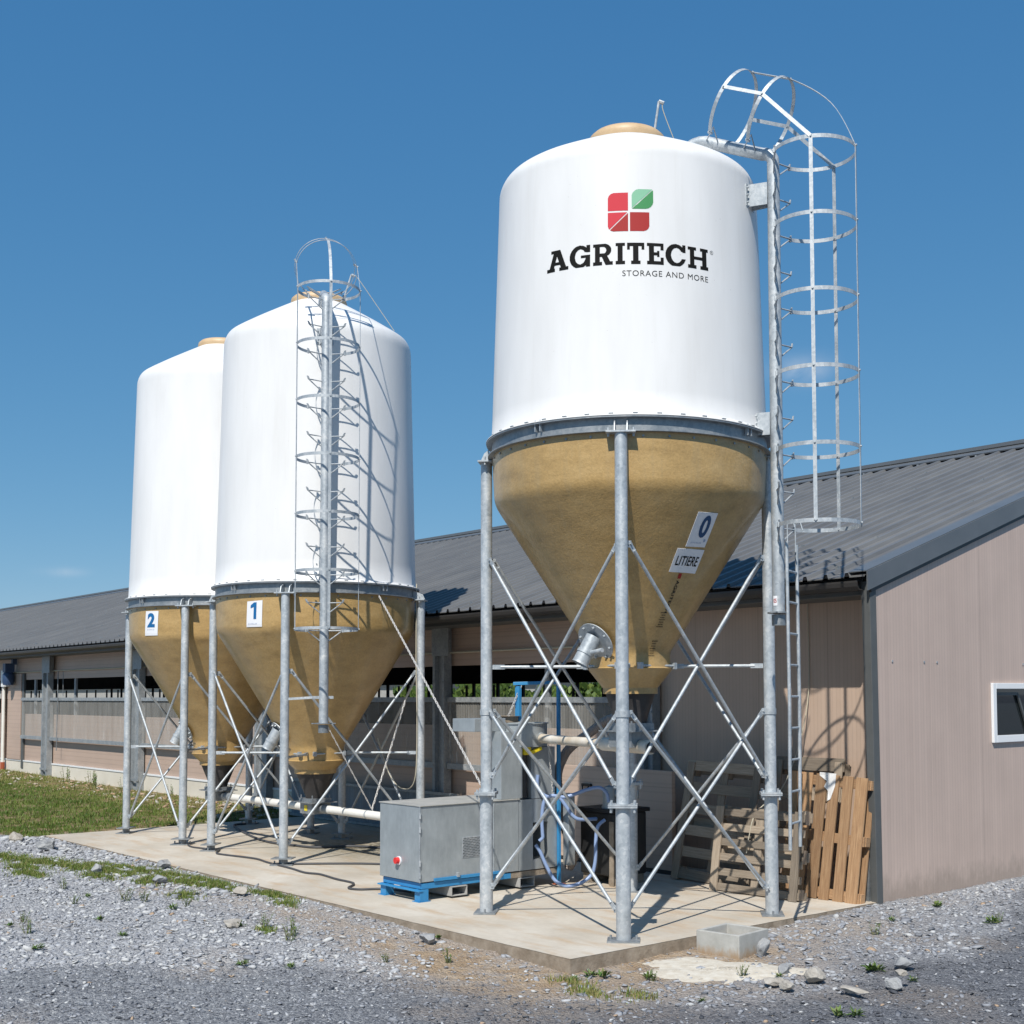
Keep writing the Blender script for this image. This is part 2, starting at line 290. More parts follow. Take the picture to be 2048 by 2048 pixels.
# ------------------------------------------------------------------ mesh helpers
class MB:
    def __init__(s): s.v = []; s.f = []; s.t = []; s.uv = {}
    def add(s, vs, fs, tint=.5, uvs=None):
        o = len(s.v); s.v += [tuple(p) for p in vs]
        for i, q in enumerate(fs):
            s.f.append(tuple(o + k for k in q)); s.t.append(tint)
            if uvs: s.uv[len(s.f) - 1] = uvs[i]
        return s
    def box(s, a, b, tint=.5):
        (x0, y0, z0), (x1, y1, z1) = a, b
        v = [(x0, y0, z0), (x1, y0, z0), (x1, y1, z0), (x0, y1, z0), (x0, y0, z1), (x1, y0, z1), (x1, y1, z1), (x0, y1, z1)]
        return s.add(v, [(0, 3, 2, 1), (4, 5, 6, 7), (0, 1, 5, 4), (1, 2, 6, 5), (2, 3, 7, 6), (3, 0, 4, 7)], tint)
    def bar(s, a, b, w, h, up=(0, 0, 1), tint=.5):
        a = Vector(a); b = Vector(b); d = (b - a); ln = d.length; d.normalize(); up = Vector(up)
        if abs(d.dot(up)) > .98: up = Vector((1, 0, 0)) if abs(d.x) < .9 else Vector((0, 1, 0))
        x = d.cross(up).normalized() * (w / 2); y = x.cross(d).normalized() * (h / 2)
        v = [p + i * x + j * y for p in (a, b) for i, j in ((-1, -1), (1, -1), (1, 1), (-1, 1))]
        fs = [(0, 1, 2, 3), (7, 6, 5, 4), (0, 4, 5, 1), (1, 5, 6, 2), (2, 6, 7, 3), (3, 7, 4, 0)]
        r0 = random.random() * 9
        u4 = [(0, 0), (0, w), (h, w), (h, 0)]
        side = lambda k, ww: [(r0, k), (r0 + ln, k), (r0 + ln, k + ww), (r0, k + ww)]
        uvs = [u4, u4, side(r0, w), side(r0 + .3, h), side(r0 + .6, w), side(r0 + .9, h)]
        return s.add(v, fs, tint, uvs)
    def tube(s, path, r, n=12, cap=True, tint=.5):
        path = [Vector(p) for p in path]; rs = r if isinstance(r, (list, tuple)) else [r] * len(path)
        o = len(s.v); ring = []
        prev = None
        for i, p in enumerate(path):
            d = (path[min(i + 1, len(path) - 1)] - path[max(i - 1, 0)]).normalized()
            if prev is None:
                q = Vector((0, 0, 1)) if abs(d.z) < .9 else Vector((1, 0, 0)); x = d.cross(q).normalized()
            else: x = (prev - d * prev.dot(d)).normalized()
            prev = x; y = d.cross(x)
            for k in range(n):
                a = 2 * math.pi * k / n; s.v.append(tuple(p + (x * math.cos(a) + y * math.sin(a)) * rs[i]))
        for i in range(len(path) - 1):
            for k in range(n):
                a = o + i * n + k; b = o + i * n + (k + 1) % n; s.f.append((a, b, b + n, a + n)); s.t.append(tint)
        if cap:
            s.f.append(tuple(o + k for k in reversed(range(n)))); s.t.append(tint)
            s.f.append(tuple(o + (len(path) - 1) * n + k for k in range(n))); s.t.append(tint)
        return s
    def lathe(s, prof, c, n=96, closed=False, a0=0, a1=360):
        o = len(s.v); full = abs(a1 - a0 - 360) < 1e-6; cols = n if full else n + 1
        for r, z in prof:
            for k in range(cols):
                a = R(a0 + (a1 - a0) * k / n); s.v.append((c[0] + r * math.cos(a), c[1] + r * math.sin(a), z))
        m_ = len(prof)
        for i in range(m_ if closed else m_ - 1):
            j = (i + 1) % m_
            for k in range(n):
                k2 = (k + 1) % cols
                s.f.append((o + i * cols + k, o + i * cols + k2, o + j * cols + k2, o + j * cols + k)); s.t.append(.5)
        return s
    def build(s, name, mt, parent=None, smooth=False, bevel=0., auto=None):
        me = bpy.data.meshes.new(name); me.from_pydata(s.v, [], s.f); me.update()
        if smooth:
            me.polygons.foreach_set('use_smooth', [True] * len(me.polygons))
            try: me.set_sharp_from_angle(angle=R(auto or 38))
            except Exception: pass
        if s.uv:
            uv = me.uv_layers.new(name='UVMap')
            for fi, u in s.uv.items():
                for li, c in zip(me.polygons[fi].loop_indices, u): uv.data[li].uv = c
        at = me.attributes.new('tint', 'FLOAT', 'FACE'); at.data.foreach_set('value', s.t)
        me.materials.append(mt)
        o = bpy.data.objects.new(name, me); col.objects.link(o)
        if bevel:
            b = o.modifiers.new('bevel', 'BEVEL'); b.width = bevel; b.segments = 2; b.limit_method = 'ANGLE'
        if parent is not None: attach(o, parent)
        return o
def origin(o):
    p = Vector((0, 0, 0))
    while o is not None: p += o.location if o.parent is None or True else 0; o = None
    return p
ORG = {}
def attach(o, parent):
    o.parent = parent; o.matrix_parent_inverse = Matrix.Translation(-ORG.get(parent.name, Vector((0, 0, 0))))
def thing(name, label, cat, loc, group=None):
    o = bpy.data.objects.new(name, None); col.objects.link(o); o.location = loc; ORG[o.name] = Vector(loc)
    o.empty_display_size = .2; o['label'] = label; o['category'] = cat
    if group: o['group'] = group
    return o
def tag(o, label, cat, group=None):
    o['label'] = label; o['category'] = cat
    if group: o['group'] = group
    return o
def struct(o): o['kind'] = 'structure'; return o
def smoothpath(pts, n=6):
    pts = [Vector(p) for p in pts]; out = []
    for i in range(len(pts) - 1):
        p0 = pts[max(i - 1, 0)]; p1 = pts[i]; p2 = pts[i + 1]; p3 = pts[min(i + 2, len(pts) - 1)]
        for k in range(n):
            t = k / n; out.append(.5 * ((2 * p1) + (p2 - p0) * t + (2 * p0 - 5 * p1 + 4 * p2 - p3) * t * t + (3 * p1 - p0 - 3 * p2 + p3) * t ** 3))
    out.append(pts[-1]); return out

# ------------------------------------------------------------------ terrain
def sstep(a, b, x): t = np.clip((x - a) / (b - a), 0, 1); return t * t * (3 - 2 * t)
def hnoise(x, y):
    return (np.sin(x * 1.7 + y * .9) * .5 + np.sin(x * .6 - y * 2.1 + 1.3) * .5 + np.sin(x * 4.1 + 2) * np.sin(y * 3.7) * .35) / 1.35
def ground_z(x, y):
    x = np.asarray(x, float); y = np.asarray(y, float)
    z = -.015 + 0 * x
    # the yard falls away towards the near corner of the pad
    near = np.exp(-(((x - .3) / 2.6) ** 2 + ((y + 3.6) / 1.9) ** 2))
    z = z - .105 * near
    z = z - .025 * sstep(-9, -1, x) * sstep(-3.6, -4.4, y) * (1 - near)
    z = z - .07 * sstep(1., 6., x) * sstep(-1, -4, y)
    z = z + .012 * hnoise(x, y) * sstep(-13, -10, x)
    # grass bank by the barn on the left
    z = z + (.05 + .05 * sstep(-20, -28, x)) * sstep(-12.1, -14, x) * sstep(-4.5, 0, y)
    z = z + .05 * sstep(.1, 1.2, x) * sstep(-.8, 1.5, y)
    inside = (x < .25) & (x > -12.5) & (y > -4.1) & (y < 30)
    pad = sstep(-4.02, -3.9, y) * sstep(.0, -.12, x) * sstep(-12.4, -12.1, x)
    z = z * (1 - pad) + (-.2) * pad
    return z
gx = np.concatenate([[-900, -400, -200, -100, -60], np.arange(-40, -14, .5), np.arange(-14, -9, .12), np.arange(-9, 4, .05), np.arange(4, 12, .25), [14, 20, 40, 80, 200, 500, 900]])
gy = np.concatenate([[-900, -400, -150, -60, -30, -20], np.arange(-16, -9, .5), np.arange(-9, 3.5, .05), np.arange(3.5, 20, .5), [25, 32, 45, 80, 200, 500, 900]])
X, Y = np.meshgrid(gx, gy); Z = ground_z(X, Y)
rough = rng.normal(0, .006, X.shape) * ((X > -12.5) & (X < 5) & (Y > -9) & (Y < 3.5) & ~((X < 0) & (Y > -4.0)))
Z = Z + rough
nx, ny = len(gx), len(gy)
vs = np.stack([X, Y, Z], -1).reshape(-1, 3)
idx = np.arange(nx * ny).reshape(ny, nx)
fs = np.stack([idx[:-1, :-1], idx[:-1, 1:], idx[1:, 1:], idx[1:, :-1]], -1).reshape(-1, 4)
def npmesh(name, vs, fs, mt, smooth=False):
    me = bpy.data.meshes.new(name); k = fs.shape[1]
    me.vertices.add(len(vs)); me.vertices.foreach_set('co', vs.astype('f').ravel())
    me.loops.add(fs.size); me.loops.foreach_set('vertex_index', fs.astype('i').ravel())
    me.polygons.add(len(fs)); me.polygons.foreach_set('loop_start', np.arange(0, fs.size, k, dtype='i'))
    try: me.polygons.foreach_set('loop_total', np.full(len(fs), k, 'i'))
    except Exception: pass
    me.update(calc_edges=True); me.validate()
    if smooth: me.polygons.foreach_set('use_smooth', [True] * len(me.polygons))
    me.materials.append(mt); o = bpy.data.objects.new(name, me); col.objects.link(o); return o
def dist_driveway(x, y):
    """signed: >0 on the dark compacted drive"""
    x = np.asarray(x, float); y = np.asarray(y, float)
    # boundary polyline (x,y) from the photograph
    bx = np.array([-8, -2.67, -2.24, -1.0, -.08, 1.02, 1.6, 2.2, 2.3]); by = np.array([-8.6, -7.45, -6.55, -5.5, -4.85, -4.45, -3.75, -3.0, -2.0])
    yb = np.interp(x, bx, by, left=-9, right=20)
    d1 = (yb - y) * .75
    d2 = (x - np.interp(y, [-4, -2.8, -1.2, 0, 2.3], [1.5, 1.75, 1.75, 1.5, .35]))
    return np.where(y > -3, np.maximum(d2, d1 * 0 - 9), np.maximum(d1, d2 - .2))
def driveway(x, y): return sstep(-.35, .35, dist_driveway(x, y) + .28 * hnoise(x * 2.3, y * 2.3)) * .92
def soil(x, y):
    a = np.exp(-(((x - .35) / 1.0) ** 2 + ((y + 3.2) / 1.0) ** 2)) * 1.1
    b = np.exp(-(((x + .9) / 1.6) ** 2 + ((y + 4.45) / .45) ** 2)) * .95
    c = np.exp(-(((x - .4) / .6) ** 2 + ((y + 1.5) / 1.1) ** 2)) * .5
    d = np.exp(-(((x + .2) / 1.2) ** 2 + ((y + 4.9) / .5) ** 2)) * .55
    e_ = np.exp(-(((x + 4.) / 3.5) ** 2 + ((y + 4.6) / .4) ** 2)) * .38
    f_ = .22 * sstep(.25, .8, hnoise(x * 1.1 + 4, y * 1.4))
    return np.clip(a + b + c + d + e_ + f_, 0, 1)
def turf(x, y): return sstep(-11.9, -12.5, x + .15 * hnoise(x * 3, y * 3)) * sstep(-4.55, -4.2, y + .2 * hnoise(x * 2, y))
gr = npmesh('yard_ground', vs, fs, M['ground'], True); struct(gr)
for nme, fn in (('driveway', driveway), ('soil', soil), ('turf', turf)):
    a = gr.data.attributes.new(nme, 'FLOAT', 'POINT'); a.data.foreach_set('value', fn(vs[:, 0], vs[:, 1]).astype('f'))

# concrete pad (top and sides)
pad = MB(); px0, px1, py0, py1 = -12.15, 0.0, -4.06, .52
nseg = 60; pts = []
for i in range(nseg + 1): pts.append((px0 + (px1 - px0) * i / nseg, py0 + random.uniform(-.006, .006)))
for i in range(1, 30): pts.append((px1 + random.uniform(-.006, .006), py0 + (0.02 - py0) * i / 30))
pts += [(px1, .02), (-.02, .02), (-.02, py1), (px0, py1)]
n = len(pts)
pad.add([(x, y, 0) for x, y in pts], [tuple(range(n))])
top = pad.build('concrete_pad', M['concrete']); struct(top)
pe = MB()
pe.add([(x, y, -.003) for x, y in pts] + [(x + (.006 if x > -.1 else 0), y - (.006 if y < -3.9 else 0), -.3) for x, y in pts], [(i, (i + 1) % n, n + (i + 1) % n, n + i)[::-1] for i in range(n)])
# chamfer strip joining side and top
o_ = len(pe.v)
e = pe.build('concrete_pad_edge', M['slabside']); struct(e)

# ------------------------------------------------------------------ barn
barn = thing('livestock_barn', 'long low barn with dark grey ribbed roof and beige ribbed cladding behind the silos', 'barn', (0, 0, 0))
W = .55; XE = -88.; YR = 7.75; ZR = 5.99; K = (ZR - 3.335) / YR
def rz(y): return 3.335 + K * y
# roof, near slope: trapezoid ribs
b = MB(); P = .27; xs = []
x = .02; prof = []
while x > XE:
    prof += [(x, 0), (x - .19, 0), (x - .203, .038), (x - .240, .038), (x - .255, 0)]
    x -= P
ya, yb_ = -.14, YR
hv = [(px, ya, rz(ya) + h) for px, h in prof] + [(px, yb_, rz(yb_) + h) for px, h in prof]
k = len(prof)
b.add(hv, [(i, i + k, i + 1 + k, i + 1) for i in range(k - 1)])
b.add([(px, ya + .001, rz(ya) + h) for px, h in prof] + [(px, ya + .001, rz(ya) - .012) for px, h in prof], [(i, i + 1, i + 1 + k, i + k) for i in range(k - 1) if not (prof[i][1] > 0 or prof[i + 1][1] > 0)])
rb_ = b
b = MB(); b.add([(XE, yb_, rz(yb_) - .01), (.02, yb_, rz(yb_) - .01), (.02, 2 * YR + .14, rz(-.14)), (XE, 2 * YR + .14, rz(-.14))], [(0, 1, 2, 3)])
b.add([(XE, ya + .03, rz(ya) - .05), (-.05, ya + .03, rz(ya) - .05), (-.05, yb_, rz(yb_) - .09), (XE, yb_, rz(yb_) - .09)], [(0, 3, 2, 1)])
b.build('far_roof_slope', M['roof'], barn)
b = MB()
b.bar((XE, YR - .17, rz(YR - .17) + .040), (.03, YR - .17, rz(YR - .17) + .040), .36, .02, up=(0, -K, 1)); b.bar((XE, YR, ZR + .085), (.03, YR, ZR + .085), .08, .06)
b.bar((XE, YR + .17, rz(YR - .17) + .040), (.03, YR + .17, rz(YR - .17) + .040), .36, .02, up=(0, K, 1)); b.build('ridge_cap', M['trim'], barn)
# fixing clips standing on the ribs, and black faces painting the shade in the gaps under the rib ends: all of the roof sheet
n0 = len(rb_.f); b = rb_
for row, yy in enumerate((.05, 1.5, 3.1, 4.7, 6.2, 7.2)):
    x = .02 - .225; j = 0
    while x > XE + 20:
        if (row == 0 and j % 4 == 1) or (row > 0 and (j * 7 + row * 3) % 4 == 0):
            h_ = .022 if row == 0 else .004
            b.box((x - .014, yy, rz(yy) + .039), (x + .014, yy + (.06 if row == 0 else .035), rz(yy) + .054 + h_))
        x -= P; j += 1
n1_ = len(rb_.f); x = .02
while x > -50:
    b.add([(x - .196, ya + .004, rz(ya)), (x - .254, ya + .004, rz(ya)), (x - .244, ya + .004, rz(ya) + .031), (x - .206, ya + .004, rz(ya) + .031)], [(0, 1, 2, 3)]); x -= P
ro = b.build('roof_sheet', M['roof'], barn); ro.data.materials.append(M['galvring']); ro.data.materials.append(M['black'])
mi = np.zeros(len(ro.data.polygons), 'i'); mi[n0:n1_] = 1; mi[n1_:] = 2; ro.data.polygons.foreach_set('material_index', mi)
# gutter
b = MB(); yg = -.155; zg = 3.238
g = [(yg, zg), (yg - .012, zg), (yg - .012, zg - .02), (yg + .0, zg - .06), (yg + .03, zg - .095), (yg + .14, zg - .095), (yg + .14, zg - .085), (yg + .04, zg - .085), (yg + .012, zg - .055)]
kk = len(g); gv = [(-.06, y, z) for y, z in g] + [(XE, y, z) for y, z in g]
b.add(gv, [(i, (i + 1) % kk, kk + (i + 1) % kk, kk + i) for i in range(kk)] + [tuple(reversed(range(kk)))])
b.build('gutter', M['darktrim'], barn)
b = MB(); b.box((XE, yg + .145, 3.10), (-.09, W + .02, 3.115)); b.box((XE, yg + .15, 3.115), (-.09, yg + .165, 3.28)); b.build('soffit', M['cornertrim'], barn)
# rake trim on the gable
def rake(mb, y0, y1, x0, x1, t0, t1, sgn=1):
    zf = (lambda y: rz(y)) if sgn > 0 else (lambda y: rz(2 * YR - y))
    v = []
    for y in (y0, y1):
        for x, z in ((x0, t0), (x1, t0), (x1, t1), (x0, t1)): v.append((x, y, zf(y) + z))
    mb.add(v, [(0, 1, 2, 3), (7, 6, 5, 4), (0, 4, 5, 1), (1, 5, 6, 2), (2, 6, 7, 3), (3, 7, 4, 0)])
b = MB(); rake(b, -.13, YR, .035, .05, -.16, .035); rake(b, -.13, YR, -.19, .035, .036, .046)
rake(b, YR, 2 * YR + .13, .035, .05, -.16, .035, -1); rake(b, YR, 2 * YR + .13, -.19, .035, .036, .046, -1); b.build('rake_trim', M['trim'], barn)
b = MB(); rake(b, -.05, YR, .004, .034, -.20, -.165); rake(b, YR, 2 * YR + .05, .004, .034, -.20, -.165, -1); b.build('rake_underlap', M['darktrim'], barn)
# gable wall with window hole
wy0, wy1, wz0, wz1 = 2.2, 3.35, 1.535, 2.205
b = MB()
def quad(mb, a, b2, c, d): mb.add([a, b2, c, d], [(0, 1, 2, 3)])
g0 = -.25
for y0, y1, z0, z1 in ((0.06, wy0, g0, None), (wy0, wy1, g0, wz0), (wy0, wy1, wz1, None), (wy1, YR, g0, None)):
    quad(b, (0, y0, z0), (0, y1, z0), (0, y1, (rz(y1) - .04) if z1 is None else z1), (0, y0, (rz(y0) - .04) if z1 is None else z1))
quad(b, (0, YR, g0), (0, 2 * YR, g0), (0, 2 * YR, rz(0) - .04), (0, YR, ZR - .04))
b.box((-.09, 0.065, g0), (-.002, W + .1, 3.28))
b.build('gable_wall', M['gable'], barn)
b = MB()
for yy in (.36, .98, 1.26, 1.33, 2.02): pass
for u_ in (.33, .9, 1.14, 2.9, 3.15, 4.9, 5.6, 6.8): MB().box((0.001, u_ - .009, 2.418), (.010, u_ + .009, 2.436)).build('wall_screw', M['galv'], barn)
# corner trim, slightly tapered, folded
b = MB()
v = [(-.062, .0, -.1), (.012, .0, -.1), (.012, .10, -.1), (-.062, .06, -.1), (-.095, -.05, 3.235), (.012, -.05, 3.235), (.012, .06, 3.16), (-.095, .04, 3.235)]
b.add(v, [(0, 3, 2, 1), (4, 5, 6, 7), (0, 1, 5, 4), (1, 2, 6, 5), (2, 3, 7, 6), (3, 0, 4, 7)]); b.build('corner_trim', M['cornertrim'], barn, bevel=.004)
b = MB(); b.box((-.15, -.01, 0.0), (-.085, .05, .95)); b.box((-.20, .0, 0), (-.155, .03, .95)); b.build('corner_post_foot', M['galvdark'], barn)
# window
win = MB(); fr = .07
for a_, c_ in (((.0, wy0, wz0), (.035, wy0 + fr, wz1)), ((.0, wy1 - fr, wz0), (.035, wy1, wz1)), ((0, wy0 + fr, wz0), (.035, wy1 - fr, wz0 + .08)), ((0, wy0 + fr, wz1 - .065), (.035, wy1 - fr, wz1))): win.box(a_, c_)
wf = win.build('window', M['whitepaint'], barn, bevel=.004)
b = MB(); b.add([(-.05, wy0, wz0), (-.05, wy1, wz0), (-.05, wy1, wz1), (-.05, wy0, wz1)], [(0, 1, 2, 3)]); p = b.build('window_pane', M['glass']); p.parent = wf; p.matrix_parent_inverse = Matrix.Identity(4)
b = MB(); b.bar((-.03, wy0 + .08, wz1 - .12), (-.03, wy0 + .62, wz1 - .12), .02, .035); b.bar((-.03, wy0 + .62, wz1 - .12), (-.03, wy0 + .85, wz0 + .1), .02, .03); p = b.build('sash', M['cornertrim']); p.parent = wf; p.matrix_parent_inverse = Matrix.Identity(4)
# long wall: upright-ribbed part near the corner
b = MB(); b.box((-3.62, W, -.05), (-.105, W + .08, 3.12)); b.build('corner_wall', M['vwall'], barn)
# open-sided bays
zp, zi, zo = .375, 1.63, 2.535
b = MB(); b.box((XE, W, zp + .035), (-3.64, W + .08, zi)); b.build('lower_wall', M['hwall'], barn)
b = MB(); b.box((XE, W, zo), (-3.64, W + .08, 3.12)); b.build('upper_wall', M['hwall'], barn)
b = MB(); b.box((XE, W - .03, -.3), (-3.63, W + .12, zp)); b.build('plinth', M['plinth'], barn)
b = MB(); b.box((XE, W - .045, zp), (-3.64, W - .002, zp + .034)); b.build('plinth_flashing', M['whitepaint'], barn)
b = MB(); b.tube([(XE, W - .05, 2.735), (-3.7, W - .05, 2.735)], .016, 8); b.build('curtain_drive_tube', M['cord'], barn)
# wall piers between bays (ribbed) and dark door jamb
b = MB()
for xa, xb in ((-28.8, -27.7), ):
    b.box((xa, W - .06, zp + .036), (xb, W - .004, 2.70))
b.box((-29.35, W - .06, zp + .036), (-29.0, W - .004, 2.70)); b.build('bay_pier', M['hwall'], barn)
b = MB(); b.box((-27.66, W - .05, .2), (-27.5, W - .005, 2.7)); b.build('bay_jamb', M['cornertrim'], barn)
# steel columns standing in front, front face at y=0
cols = [(-25.53, .21), (-19.77, .22), (-13.9, .24), (-8.2, .15), (-3.68, .10), (-31.3, .21), (-37, .21), (-42.7, .21)]
for i, (xc, w) in enumerate(cols):
    b = MB(); yf = W - .17
    fw_ = min(.07, w * .4)
    b.box((xc - w, yf, -.2), (xc - w + fw_, W - .032, 3.10)); b.box((xc + w - fw_, yf, -.2), (xc + w, W - .032, 3.10)); b.box((xc - w + fw_, W - .10, -.2), (xc + w - fw_, W - .07, 3.10))
    b.box((xc - w - .01, yf - .012, 2.68), (xc + w + .12, yf - .001, 3.10)) if i != 4 else None
    b.box((xc - w - .02, yf - .02, .24), (xc + w + .02, yf - .001, .29)) if i != 4 else None
    for zz in np.arange(.6, 2.6, .42):
        for sx in (-1, 1): b.box((xc + sx * (w - fw_ / 2) - .012, yf - .012, zz), (xc + sx * (w - fw_ / 2) + .012, yf, zz + .024))
    b.build('steel_column', M['galvcol'], barn)
# translucent sliding sheets with rails
bays = [(-25.31, -20.0), (-19.54, -14.15), (-13.65, -8.36), (-8.04, -3.79), (-27.5, -25.75), (-31.08, -29.4), (-36.78, -31.52), (-42.48, -37.22)]
for xa, xb in bays:
    s = MB(); k = int((xb - xa) / .03)
    ps = [(xa + (xb - xa) * i / k, W - .10 + .004 * math.cos(i * math.pi)) for i in range(k + 1)]
    s.add([(x, y, 1.07) for x, y in ps] + [(x, y, 1.99) for x, y in ps], [(i, i + 1, i + 2 + k, i + 1 + k) for i in range(k)])
    sh = s.build('windbreak_sheet', M['poly'], barn)
    for za_, zb_ in ((1.985, 2.06), (.985, 1.07)):
        rr = MB().box((xa, W - .125, za_), (xb, W - .08, zb_)).build('sheet_rail', M['galvcol']); rr.parent = sh; rr.matrix_parent_inverse = Matrix.Identity(4)
# opening posts
for xp in (-24.0, -17.2, -11.1, -5.9, -26.9):
    MB().box((xp, W + .02, zi), (xp + .09, W + .07, zo)).build('opening_post', M['galvcol'], barn)
# inside of the barn: floor, back wall with opening, ceiling side, pen bars
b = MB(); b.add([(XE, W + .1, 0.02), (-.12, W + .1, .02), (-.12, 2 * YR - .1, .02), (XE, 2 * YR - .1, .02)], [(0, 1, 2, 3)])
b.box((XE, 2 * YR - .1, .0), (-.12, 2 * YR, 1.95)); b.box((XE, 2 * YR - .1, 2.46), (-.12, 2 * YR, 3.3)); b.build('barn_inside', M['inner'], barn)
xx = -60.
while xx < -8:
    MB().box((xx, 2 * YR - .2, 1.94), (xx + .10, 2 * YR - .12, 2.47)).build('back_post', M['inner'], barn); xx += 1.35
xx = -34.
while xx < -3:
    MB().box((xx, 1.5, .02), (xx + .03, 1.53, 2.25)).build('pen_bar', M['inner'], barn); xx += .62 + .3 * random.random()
# small motor and electric box on the far pier
mo = MB(); mo.lathe([(0, 2.40), (.13, 2.40), (.15, 2.5), (.15, 2.68), (.11, 2.74), (0, 2.74)], (-28.25, W - .22), 16); mo.box((-28.36, W - .34, 2.74), (-28.14, W - .1, 2.98))
mo.box((-28.25, W - .16, 2.95), (-28.12, W - .05, 3.12)); mo.build('curtain_motor', M['motor'], barn, True)
MB().box((-28.95, W - .2, 2.36), (-28.68, W - .06, 2.80)).build('switch_box', M['whitepaint'], barn)
b = MB(); b.tube([(-28.9, W - .13, .30), (-28.9, W - .13, 2.36)], .045, 10); dp = b.build('downpipe', M['pvc'], barn, True)
b = MB(); b.tube([(-28.9, W - .13, .02), (-28.9, W - .13, .31)], .06, 10); q = b.build('pipe_shoe', M['clay'], None, True); q.parent = dp; q.matrix_parent_inverse = Matrix.Identity(4)
b = MB(); b.tube([(-24.62 + 0, W - .16, 2.72), (-24.65, W - .16, .75)], .012, 6); b.tube([(-24.3, W - .15, 2.7), (-24.28, W - .15, 2.1)], .008, 6); b.build('pull_rod', M['galvdark'], barn)

# low insulated shutter panel standing in front of the bay
sp = thing('shutter_panel', 'beige horizontally ribbed panel with a black handle standing behind the big silo', 'panel', (-3.75, -.10, 0))
MB().box((-4.78, -.145, .05), (-2.73, -.085, 1.20)).build('panel_board', M['lowpanel'], sp, bevel=.004)
b = MB(); b.box((-4.29, -.175, .955), (-4.12, -.146, .985)); b.tube([(-4.26, -.18, .96), (-4.25, -.19, .90), (-4.16, -.19, .90), (-4.15, -.18, .96)], .01, 6); b.build('handle', M['black'], sp)
b = MB(); b.box((-4.78, -.14, .0), (-2.73, -.09, .049)); b.build('skirt', M['black'], sp)
# lower ribbed grey panels in the dark behind silo 1
lp = thing('steel_fence_panel', 'low blue-grey ribbed steel panel on the ground behind the middle silo', 'panel', (-9.7, .25, 0))
b = MB(); k = 70; ps = [(-12.5 + 5.0 * i / k, .28 + .012 * (1 if (i // 2) % 2 else -1)) for i in range(k + 1)]
b.add([(x, y, .0) for x, y in ps] + [(x, y, .62) for x, y in ps], [(i, i + 1, i + 2 + k, i + 1 + k) for i in range(k)]); b.build('ribbed_sheet', mat('blue_grey_sheet', (.16, .20, .24), .5), lp)
b = MB(); b.bar((-12.5, .25, .63), (-7.5, .25, .63), .04, .04); b.bar((-12.5, .25, .03), (-7.5, .25, .03), .04, .04); b.build('frame_rail', M['galvdark'], lp)

# ------------------------------------------------------------------ silos
def radius_at(prof, z):
    ps = sorted(prof, key=lambda q: q[1]); return float(np.interp(z, [q[1] for q in ps], [q[0] for q in ps]))
def surf(c, prof, ang, z, off=.004):
    r = radius_at(prof, z); d = .01
    dr = (radius_at(prof, z + d) - radius_at(prof, z - d)) / (2 * d); nn = 1 / math.sqrt(1 + dr * dr)
    r += off * nn; zz = z - off * dr * nn
    return (c[0] + r * math.cos(R(ang)), c[1] + r * math.sin(R(ang)), zz)
def raster(inside, w, h, cell, place, maxrun=12):
    nx_, ny_ = int(round(w / cell)), int(round(h / cell))
    mb = MB()
    xs_ = (np.arange(nx_) + .5) * cell; ys_ = (np.arange(ny_) + .5) * cell
    G = inside(*np.meshgrid(xs_, ys_))
    for j in range(ny_):
        i = 0
        while i < nx_:
            if G[j, i]:
                k = i
                while k < nx_ and G[j, k] and k - i < maxrun: k += 1
                a, c_, y0, y1 = i * cell, k * cell, j * cell, (j + 1) * cell
                mb.add([place(a, y0), place(c_, y0), place(c_, y1), place(a, y1)], [(0, 1, 2, 3)]); i = k
            else: i += 1
    return mb
def rect(x, y, a, b, c, d): return (x >= a) & (x <= b) & (y >= c) & (y <= d)
def poly(x, y, pts):
    r = np.zeros(x.shape, bool); n_ = len(pts)
    for i in range(n_):
        (x1, y1), (x2, y2) = pts[i], pts[(i + 1) % n_]
        c = ((y1 > y) != (y2 > y)) & (x < (x2 - x1) * (y - y1) / ((y2 - y1) + 1e-12) + x1); r ^= c
    return r
def ell(x, y, cx_, cy_, rx, ry): return ((x - cx_) / rx) ** 2 + ((y - cy_) / ry) ** 2 <= 1
def gA(x, y): return rect(x, y, 0, .43, 0, .16) | rect(x, y, .66, 1.13, 0, .16) | poly(x, y, [(.12, .1), (.36, .9), (.40, 1), (.62, 1), (.36, .1)]) | poly(x, y, [(.42, 1), (.70, 1), (1.03, .1), (.76, .1)]) | rect(x, y, .32, .84, .28, .42) | rect(x, y, .22, .66, .85, 1)
def gG(x, y): return (ell(x, y, .50, .5, .50, .53) & ~ell(x, y, .53, .5, .26, .35) & ~rect(x, y, .55, 1.1, .42, .70)) | rect(x, y, .55, 1.0, .42, .56) | rect(x, y, .80, 1.0, .0, .5) | rect(x, y, .82, 1.0, .68, 1.02)
def gR(x, y): return rect(x, y, .0, .5, .85, 1) | rect(x, y, 0, .43, 0, .16) | rect(x, y, .09, .33, 0, 1) | rect(x, y, .3, .56, .40, .55) | (ell(x, y, .52, .70, .34, .30) & ~ell(x, y, .50, .70, .12, .15) & (x > .46)) | poly(x, y, [(.38, .45), (.66, .45), (.86, .05), (.60, .0)]) | rect(x, y, .62, .92, 0, .16)
def gI(x, y): return rect(x, y, 0, .42, .85, 1) | rect(x, y, 0, .42, 0, .16) | rect(x, y, .09, .33, 0, 1)
def gT(x, y): return rect(x, y, 0, .79, .84, 1) | rect(x, y, 0, .13, .68, 1) | rect(x, y, .66, .79, .68, 1) | rect(x, y, .275, .515, 0, 1) | rect(x, y, .18, .61, 0, .16)
